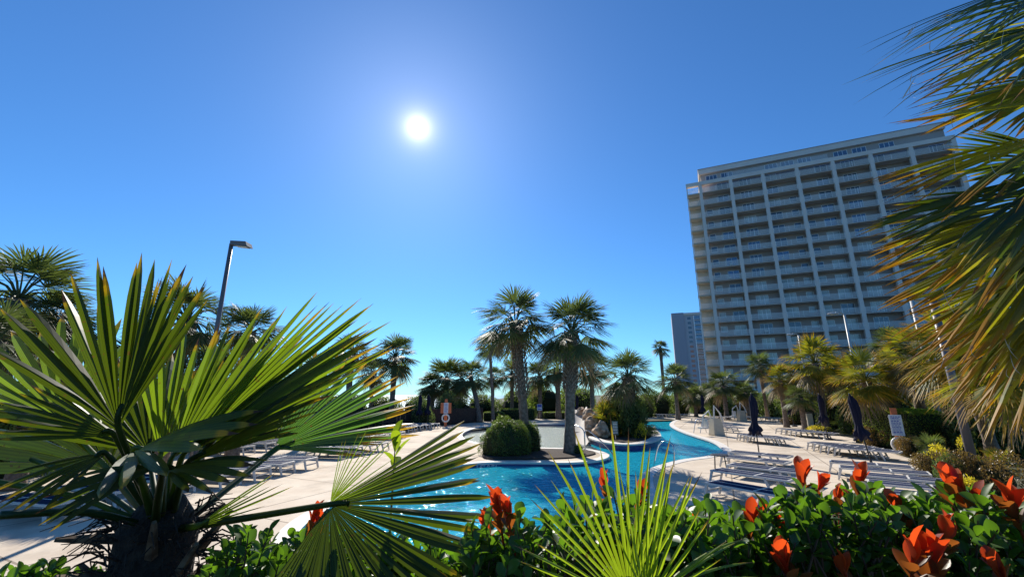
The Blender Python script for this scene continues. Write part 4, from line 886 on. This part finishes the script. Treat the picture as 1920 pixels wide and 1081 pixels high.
# ---------------------------------------------------------------- foreground fan palms
CAMV = Vector((0, 0, H))
def frond(par, root, hub, tip, mt, nseg, lo, hi, facing=1.0, tilt=(0, 0), droop=.08, fold=.3, split=.5, seed=0, secs=9, pr=.010, cup=0, sag=.0, Rm=1.0, grav=False, wmul=1.0, dry=0.0, fringe=.08, tpow=4.5):
    """hub, tip = (px, py, distance). lo/hi degrees about the hub-tip axis, + is clockwise in the picture"""
    hb = V(*hub); tp = V(*tip); ax = tp - hb; L = ax.length; view = (CAMV - hb).normalized()
    n = view + Vector((tilt[0], 0, tilt[1])); s = MB(); rnd = random.Random(seed); o0 = par.location
    fan(s, hb - o0, ax, n * facing, L * Rm, nseg, max(abs(R(lo)), abs(R(hi))), split, droop, fold, secs, rnd, lo=R(lo), hi=R(hi), cup=cup, gravity=Vector((0, 0, -1)) if grav else None, wmul=wmul, dry=dry, fringe=fringe, tpow=tpow)
    fr = s.build('frond', mt, par)
    if root is not None:
        rt = V(*root); mid = (rt + hb) / 2 + Vector((0, 0, sag)); s = MB(); pp = catmull([rt - o0, mid - o0, hb - o0, hb - o0 + ax * .12], 5, closed=False)
        m_ = len(pp); s.tube(pp, [pr * (1.5 - .9 * i / m_) for i in range(m_)], 6, at=(0.1, .5, 0, 1)); s.build('petiole', mt, fr, True)
    return fr
# --- big palm on the left
tc_ = V(300, 985, 1.75); bp_ = thing('fan_palm', (tc_.x, tc_.y, .9), 'large fan palm filling the lower left foreground with a shaggy dark trunk', 'palm tree', 'foreground fan palms')
s = MB(); hh = tc_.z - .9; s.tube([(0, 0, 0), (0, 0, hh * .5), (0, 0, hh), (0, 0, hh + .1)], [.12, .13, .125, .06], 14); s.build('trunk', M['fiber'], bp_, True)
s = MB(); rnd = random.Random(2)
for i in range(900):                          # loose fibres and old leaf stubs wrapped round the trunk
    a = rnd.uniform(0, 6.28); z = rnd.uniform(0, hh + .06); r = .15 * rnd.uniform(.9, 1.05); p = Vector((r * math.cos(a), r * math.sin(a), z)); d = Vector((math.cos(a) + rnd.gauss(0, .7), math.sin(a) + rnd.gauss(0, .7), rnd.gauss(.1, .6))).normalized()
    l = rnd.uniform(.05, .16); q = p + d * l * .5 + Vector((0, 0, rnd.uniform(-.01, .03))); e = p + d * l + Vector((rnd.gauss(0, .03), rnd.gauss(0, .03), -.02)); s.tube([p, q, e], [.004, .003, .0012], 4, False)
s.build('trunk_fibre', M['fiber'], bp_)
s = MB()
for i in range(34):
    a = i * 2.4; z = hh * (.25 + .75 * i / 34); o1 = Vector((math.cos(a), math.sin(a), 0)); p = o1 * .12 + Vector((0, 0, z)); e = p + o1 * rnd.uniform(.08, .2) + Vector((0, 0, rnd.uniform(.02, .16)))
    s.tube([p, p.lerp(e, .6), e], [.02, .014, .008], 5)
s.build('leaf_stubs', mat('old_leaf_stub', (.22, .16, .10), .9, col2=(.06, .035, .02), scale=20), bp_)
rt = (300, 985, 1.75)
Lb, Ld_, Lt, Ll, Lg = M['lf_big'], M['lf_dark'], M['lf_teal'], M['lf_lime'], M['lf_gold']
Lk = M['lf_thick']
frond(bp_, rt, (222, 800, 1.45), (285, 452, 1.38), Lk, 10, -22, 24, tilt=(.3, .15), droop=.02, fold=.42, split=.45, seed=1, wmul=1.15, fringe=.12)
frond(bp_, None, (222, 800, 1.46), (112, 520, 1.44), Lk, 5, -30, 12, tilt=(.3, .15), droop=.03, fold=.42, split=.40, seed=31, wmul=1.05, fringe=.12)
frond(bp_, None, (226, 800, 1.44), (330, 480, 1.34), Lk, 9, -14, 16, tilt=(-.9, .0), droop=.02, fold=.45, split=.45, seed=32, wmul=1.25, fringe=.12)
frond(bp_, rt, (215, 815, 1.50), (-20, 760, 1.25), Lk, 8, -24, 30, tilt=(-.2, .5), droop=.05, seed=2)
frond(bp_, rt, (200, 850, 1.6), (-10, 920, 1.35), Lk, 8, -30, 34, tilt=(-.3, .8), droop=.12, seed=3, grav=True)
frond(bp_, (310, 975, 1.75), (345, 850, 1.6), (722, 558, 1.75), Lb, 17, -22, 20, tilt=(.2, .7), droop=.03, fold=.62, split=.4, seed=4, wmul=1.4, fringe=.14)
frond(bp_, None, (340, 850, 1.62), (712, 600, 1.7), Lb, 11, -16, 22, tilt=(-.1, 1.2), droop=.02, fold=.62, split=.4, seed=34, wmul=1.5, fringe=.14)
frond(bp_, (310, 975, 1.75), (320, 862, 1.7), (560, 588, 1.85), Lb, 12, -26, 20, tilt=(.6, .2), droop=.04, fold=.62, split=.4, seed=5, wmul=1.4, fringe=.2)
frond(bp_, (310, 975, 1.8), (300, 860, 1.9), (400, 600, 2.0), Lb, 12, -30, 34, tilt=(.3, -.3), droop=.05, fold=.5, split=.45, seed=6, fringe=.2, wmul=1.2)
frond(bp_, (320, 975, 1.75), (350, 868, 1.55), (640, 700, 1.55), Lk, 10, -12, 18, tilt=(.1, 1.1), droop=.06, fold=.62, split=.35, seed=7, wmul=1.6, fringe=.25)
frond(bp_, (340, 985, 1.8), (517, 838, 2.3), (788, 752, 2.5), Lt, 24, -70, 16, tilt=(.1, .5), droop=.05, fold=.5, split=.5, seed=8, pr=.008, wmul=1.1)
frond(bp_, (340, 985, 1.8), (520, 842, 2.3), (740, 815, 2.1), Lt, 8, -8, 12, tilt=(.1, 1.2), droop=.05, fold=.62, split=.4, seed=18, wmul=1.3)
frond(bp_, (340, 990, 1.7), (618, 945, 1.35), (930, 925, 1.32), Lk, 48, -30, 120, tilt=(-.1, .3), droop=.03, fold=.25, split=.72, seed=9, pr=.009, secs=10, wmul=.95, fringe=.1)
frond(bp_, None, (619, 943, 1.36), (745, 812, 1.32), Lb, 15, -46, 34, tilt=(.1, .6), droop=.03, fold=.62, split=.2, seed=39, wmul=.9, fringe=.3, tpow=2.5)
frond(bp_, (340, 990, 1.75), (370, 985, 1.6), (560, 882, 1.6), Lb, 7, -16, 24, tilt=(0, .9), droop=.02, fold=.62, split=.2, seed=10, wmul=1.2, fringe=.3)
frond(bp_, (300, 985, 1.8), (120, 790, 2.1), (40, 590, 2.2), Lb, 16, -50, 60, tilt=(-.3, .2), droop=.1, seed=11)
frond(bp_, (290, 985, 1.7), (305, 872, 1.35), (70, 930, 1.2), Lk, 8, -20, 30, tilt=(.0, 1.3), droop=.10, seed=13, grav=True, fold=.62, wmul=1.3)
frond(bp_, (290, 985, 1.7), (250, 845, 1.5), (420, 800, 1.3), Lb, 8, -45, 45, tilt=(.0, .9), droop=.1, seed=14, fold=.5)
frond(bp_, (300, 985, 1.75), (310, 880, 1.45), (470, 862, 1.3), Lk, 7, -25, 25, tilt=(.0, 1.3), droop=.1, seed=15, fold=.5, wmul=1.3)
frond(bp_, (290, 985, 1.8), (200, 880, 2.0), (120, 700, 2.3), Lb, 10, -60, 60, tilt=(.2, .4), droop=.1, seed=16, fold=.45)
frond(bp_, (300, 985, 1.85), (280, 850, 2.1), (300, 640, 2.3), Lk, 16, -70, 60, tilt=(.1, .2), droop=.1, seed=36, fold=.45)
frond(bp_, (300, 985, 1.85), (380, 840, 2.1), (520, 680, 2.2), Lk, 16, -60, 50, tilt=(.1, .3), droop=.1, seed=37, fold=.45)
for i, (e, d) in enumerate([((0, 965), 1.3), ((-30, 900), 1.5), ((60, 860), 1.9), ((420, 800), 1.6), ((240, 870), 1.5)]):
    s = MB(); a = V(290, 990, 1.72) - bp_.location; b = V(e[0], e[1], d) - bp_.location; s.tube(catmull([a, (a + b) / 2 + Vector((0, 0, .03)), b], 4, closed=False), .011, 6, at=(.1, .5, 0, 1)); s.build('bare_petiole', Ld_, bp_, True)
# --- small lime palm at the bottom
c = V(1190, 1150, 1.25); lp = thing('fan_palm', (c.x, c.y, .9), 'small lime green fan palm rising at the bottom centre of the photo', 'palm tree', 'foreground fan palms')
s = MB(); s.tube([(0, 0, 0), (0, 0, c.z - .9 - .12)], [.07, .05], 10); s.build('trunk', M['fiber'], lp, True)
frond(lp, (1190, 1190, 1.25), (1182, 1125, 1.0), (1156, 770, .98), Ll, 15, -46, 40, tilt=(.2, .1), droop=.03, fold=.45, split=.2, seed=21, wmul=1.0, fringe=.18)
frond(lp, (1190, 1190, 1.25), (1215, 1130, .98), (1250, 860, .95), Ll, 12, -44, 46, tilt=(-.2, .2), droop=.05, fold=.45, split=.2, seed=22, wmul=1.0, fringe=.25)
frond(lp, (1190, 1190, 1.25), (1225, 1120, 1.0), (1530, 1000, 1.0), Ll, 7, -26, 22, tilt=(0, 1.0), droop=.10, fold=.4, split=.2, seed=23, grav=True, wmul=1.0, fringe=.3)
frond(lp, (1190, 1190, 1.25), (1170, 1130, 1.0), (960, 1000, .95), Ll, 6, -20, 26, tilt=(0, .8), droop=.06, fold=.4, split=.2, seed=24, wmul=1.0, fringe=.3)
# --- palm leaning in from the right border
c = V(2130, 420, 2.3); rp = thing('fan_palm', (c.x + .1, c.y, .9), 'golden fan palm hanging in from the upper right border', 'palm tree', 'foreground fan palms')
s = MB(); hh = c.z - .9; s.tube([(0, 0, 0), (0, 0, hh * .5), (-.05, 0, hh)], [.15, .13, .12], 12); s.build('trunk', M['fiber'], rp, True)
rr_ = (2130, 420, 2.3); k = 30; Lb2 = M['lf_mid2']
for (hub, tip, n_, lo, hi, tl, dr, mt, sp, fr_) in [
    ((2010, -60, 2.0), (1672, 40, 1.85), 20, -26, 34, (-.1, .7), .12, Lb2, .22, .25), ((2030, 30, 1.9), (1690, 100, 1.7), 24, -50, 40, (-.1, .6), .12, Lb2, .25, .25), ((2040, -20, 2.1), (1760, 60, 2.0), 20, -50, 50, (.2, .6), .12, Lk, .3, .25),
    ((2010, 185, 1.8), (1655, 215, 1.7), 6, -4, 22, (0, 1.1), .02, Lg, .4, .25), ((2020, 240, 1.9), (1655, 320, 1.75), 17, -22, 34, (-.2, .7), .05, Lg, .45, .2),
    ((2010, 320, 1.7), (1650, 420, 1.6), 17, -28, 30, (-.2, .6), .05, Lk, .5, .15), ((2000, 380, 1.85), (1645, 480, 1.8), 18, -30, 34, (-.2, .5), .06, Lg, .5, .14),
    ((2010, 430, 2.0), (1690, 570, 1.95), 17, -30, 36, (-.2, .4), .06, Lg, .5, .14), ((2010, 490, 2.1), (1720, 640, 2.05), 18, -30, 36, (-.2, .4), .06, Lg, .45, .15),
    ((2000, 360, 2.2), (1690, 450, 2.2), 18, -45, 50, (-.2, .4), .06, Lk, .55, .12), ((2000, 300, 2.2), (1740, 300, 2.3), 16, -40, 50, (.1, .6), .06, Lk, .5, .12),
    ((2010, 540, 2.3), (1770, 640, 2.4), 18, -50, 50, (-.1, .5), .08, Lg, .5, .15), ((2040, 130, 2.1), (1790, 250, 2.1), 12, -45, 45, (.1, .7), .06, Lg, .45, .2), ((2030, 570, 2.2), (1850, 760, 2.3), 16, -40, 40, (-.2, .4), .06, Lg, .45, .2),
    ((2040, 60, 1.8), (1730, 160, 1.7), 16, -30, 34, (-.1, .6), .08, Lg, .35, .2), ((2060, 130, 2.2), (1720, 230, 2.3), 20, -40, 40, (.0, .6), .08, Lb2, .4, .2), ((2050, 20, 2.3), (1800, 130, 2.3), 20, -50, 50, (.0, .5), .1, Lg, .35, .2),
    ((2020, 420, 2.4), (1760, 520, 2.5), 18, -60, 60, (-.1, .5), .06, Lk, .55, .15), ((2020, 540, 2.0), (1790, 700, 1.9), 14, -30, 40, (-.1, .5), .08, Lg, .45, .2)]:
    k += 1; frond(rp, rr_, (hub[0] + 14, hub[1], hub[2]), (tip[0] + 26, tip[1] + (22 if tip[1] > 300 else 0), tip[2]), mt, int(n_ * 1.45), lo, hi, tilt=tl, droop=dr * (1.6 if tip[1] > 300 else 1), fold=.35, split=sp, seed=k, grav=True, fringe=fr_, wmul=1.25, tpow=3)
rnd = random.Random(9)
for i in range(46):                           # pale curling threads and dead tips
    p = V(rnd.uniform(1690, 1925), rnd.choice((rnd.uniform(20, 230), rnd.uniform(250, 720))), rnd.uniform(1.6, 1.9)); L_ = rnd.uniform(.06, .2); a = rnd.uniform(-.7, .7); w_ = rnd.uniform(.0015, .005); vs = []; cb = rnd.uniform(-1, 1) * .45; s = MB()
    for j in range(10):
        u = j / 9; q = Vector((a * u * L_ + cb * L_ * u * u, .02 * math.sin(u * 3), -u * L_ * (1 - .3 * u))); ww = w_ * (1 - abs(2 * u - 1) ** 2 * .9); vs += [q - Vector((ww, 0, 0)), q + Vector((ww, ww, 0))]
    s.add(vs, [(2 * j, 2 * j + 1, 2 * j + 3, 2 * j + 2) for j in range(9)]); s.build('dead_thread', M['thread'], rp).location = p - rp.location


# ---------------------------------------------------------------- foreground broad leaved shrubs
def obleaf(mb, p, d, nrm, L, W, rnd, curl=.15):
    d = d.normalized(); nrm = (nrm - d * nrm.dot(d)).normalized(); sd = d.cross(nrm); g = rnd.random(); vs = []; fs = []
    for u, ww in ((0, .06), (.12, .30), (.28, .66), (.46, .93), (.62, 1.0), (.78, .88), (.91, .55), (1.0, .04)):
        c = p + d * L * u - nrm * curl * L * u * u; h = W / 2 * ww; vs += [c - sd * h + nrm * h * .45, c, c + sd * h + nrm * h * .45]
    for k in range(7):
        for q in range(2): fs.append((k * 3 + q, k * 3 + q + 1, (k + 1) * 3 + q + 1, (k + 1) * 3 + q))
    mb.add(vs, fs, [(0.3, g, 0, 1)] * len(vs))
def cluster(mb, st, base, d, n, L, W, rnd, spread=1.0, rise=.12, phase=0):
    """leaves spiralling round the last part of a twig"""
    d = d.normalized(); a = Vector((1, 0, 0)) if abs(d.x) < .7 else Vector((0, 1, 0)); u = d.cross(a).normalized(); v = d.cross(u)
    st.tube([base - d * .12, base, base + d * rise], [.0035, .003, .0015], 5, False)
    for i in range(n):
        an = i * 2.4 + phase; f = i / n; o = u * math.cos(an) + v * math.sin(an); el = spread * (1.15 - .8 * f)
        dd = (d * math.cos(el) + o * math.sin(el)); nn = d * math.sin(el) - o * math.cos(el); nn = -nn if nn.dot(d) < 0 else nn
        obleaf(mb, base + d * rise * f, dd + Vector((rnd.gauss(0, .12), rnd.gauss(0, .12), rnd.gauss(0, .12))), nn, L * rnd.uniform(.75, 1.1), W * rnd.uniform(.85, 1.15), rnd)
def prof_at(prof, x):
    for (a, ya), (b, yb) in zip(prof, prof[1:]):
        if a <= x <= b: return ya + (yb - ya) * (x - a) / (b - a)
    return 1100
def hedge(px0, px1, prof, nsh, label, seed, reds, dmin=1.15, dmax=1.75, L=.050, W=.027):
    c = V((px0 + px1) / 2, 1050, 1.45); t = thing('broadleaf_shrub', (c.x, c.y, .9), label, 'shrub', 'broad leaved shrubs in the foreground'); rnd = random.Random(seed); mb = MB(); st = MB(); o0 = t.location
    for i in range(nsh):
        px = rnd.uniform(px0, px1); d = rnd.uniform(dmin, dmax); top = prof_at(prof, px) + (74 if px0 > 1200 else 60); depth = rnd.random() ** .8
        py = top + (1150 - top) * depth; p = V(px, py, d) - o0
        dirv = Vector((rnd.gauss(0, .35), rnd.gauss(-.1, .35), 1))
        cluster(mb, st, p, dirv, rnd.randrange(6, 10), L * rnd.uniform(.85, 1.15), W, rnd, rnd.uniform(.8, 1.2), phase=rnd.uniform(0, 6))
    mb.build('foliage', M['lf_shrub'], t, True)
    for i in range(26):                       # main stems reach the ground
        px = rnd.uniform(px0, px1); p = V(px, prof_at(prof, px) + 50, rnd.uniform(dmin, dmax)) - o0; st.tube([Vector((p.x * .5, p.y * .3, 0)), Vector((p.x * .85, p.y * .7, p.z * .6)), p], [.012, .008, .004], 6)
    st.build('stems', mat('twig_bark', (.10, .055, .03), .8), t)
    for (px, py, d, n_, Lr) in reds:
        rb = MB(); bz = MB(); p = V(px, py, d) - o0; dv = Vector((rnd.gauss(0, .28), rnd.gauss(0, .15), 1)); cluster(rb, rb, p, dv, n_, Lr, Lr * .47, rnd, .17, rise=.035, phase=rnd.uniform(0, 6)); cluster(bz, bz, p - dv.normalized() * .035, dv, 4, Lr * .9, Lr * .42, rnd, .6, rise=.03, phase=rnd.uniform(0, 6)); bz.build('bronze_leaves', M['lf_bronze'], t, True); rb.build('young_leaves', M['lf_red'], t, True)
    return t
hedge(1240, 1990, [(1240, 950), (1330, 945), (1420, 960), (1500, 905), (1560, 915), (1640, 905), (1740, 905), (1850, 930), (1990, 950)], 900, 'glossy green shrub with red young leaves across the lower right foreground', 41,
      [(1505, 915, 1.3, 5, .068), (1530, 925, 1.3, 4, .05), (1612, 922, 1.3, 5, .068), (1407, 998, 1.25, 5, .065), (1480, 1000, 1.25, 5, .062), (1572, 945, 1.35, 3, .045), (1697, 975, 1.2, 4, .06), (1808, 940, 1.25, 5, .085), (1838, 965, 1.2, 4, .065),
       (1780, 925, 1.3, 3, .06), (1905, 968, 1.15, 5, .08), (1770, 1020, 1.1, 4, .065), (1480, 1085, 1.1, 5, .07), (1745, 1085, 1.0, 6, .09), (1710, 1060, 1.0, 3, .07), (1590, 1090, 1.1, 4, .05), (1885, 1095, 1.05, 4, .06), (1290, 1010, 1.3, 4, .06)])
hedge(880, 1250, [(880, 1010), (940, 985), (1000, 975), (1100, 960), (1180, 950), (1250, 950)], 330, 'glossy green shrub in front of the pool water at the bottom centre', 42,
      [(938, 975, 1.25, 7, .075), (955, 985, 1.2, 4, .06), (1135, 925, 1.35, 4, .05), (1200, 940, 1.35, 4, .05), (915, 1000, 1.3, 4, .05)])
hedge(395, 900, [(395, 1050), (440, 1010), (520, 985), (560, 975), (640, 1010), (900, 1020)], 330, 'green shrub under the dark round fan leaf at the bottom left', 43, [(582, 990, 1.45, 5, .06), (600, 1000, 1.45, 3, .05)], dmin=1.4, dmax=1.8)
hedge(0, 200, [(0, 1075), (60, 1062), (120, 1066), (200, 1080)], 50, 'low green shrub at the bottom left corner', 44, [], dmin=1.6, dmax=1.9)
c = V(735, 935, 1.7); t = thing('broadleaf_shrub', (c.x, c.y, .9), 'single shoot with bright yellow green leaves above the dark fan leaf', 'shrub', 'broad leaved shrubs in the foreground')
mb = MB(); st = MB(); cluster(mb, st, V(738, 880, 1.7) - t.location, Vector((0, 0, 1)), 6, .085, .042, random.Random(4), .6); mb.build('foliage', M['lf_lime'], t); st.tube([(0, 0, 0), V(738, 885, 1.7) - t.location], .004, 6); st.build('stem', M['bark'], t)
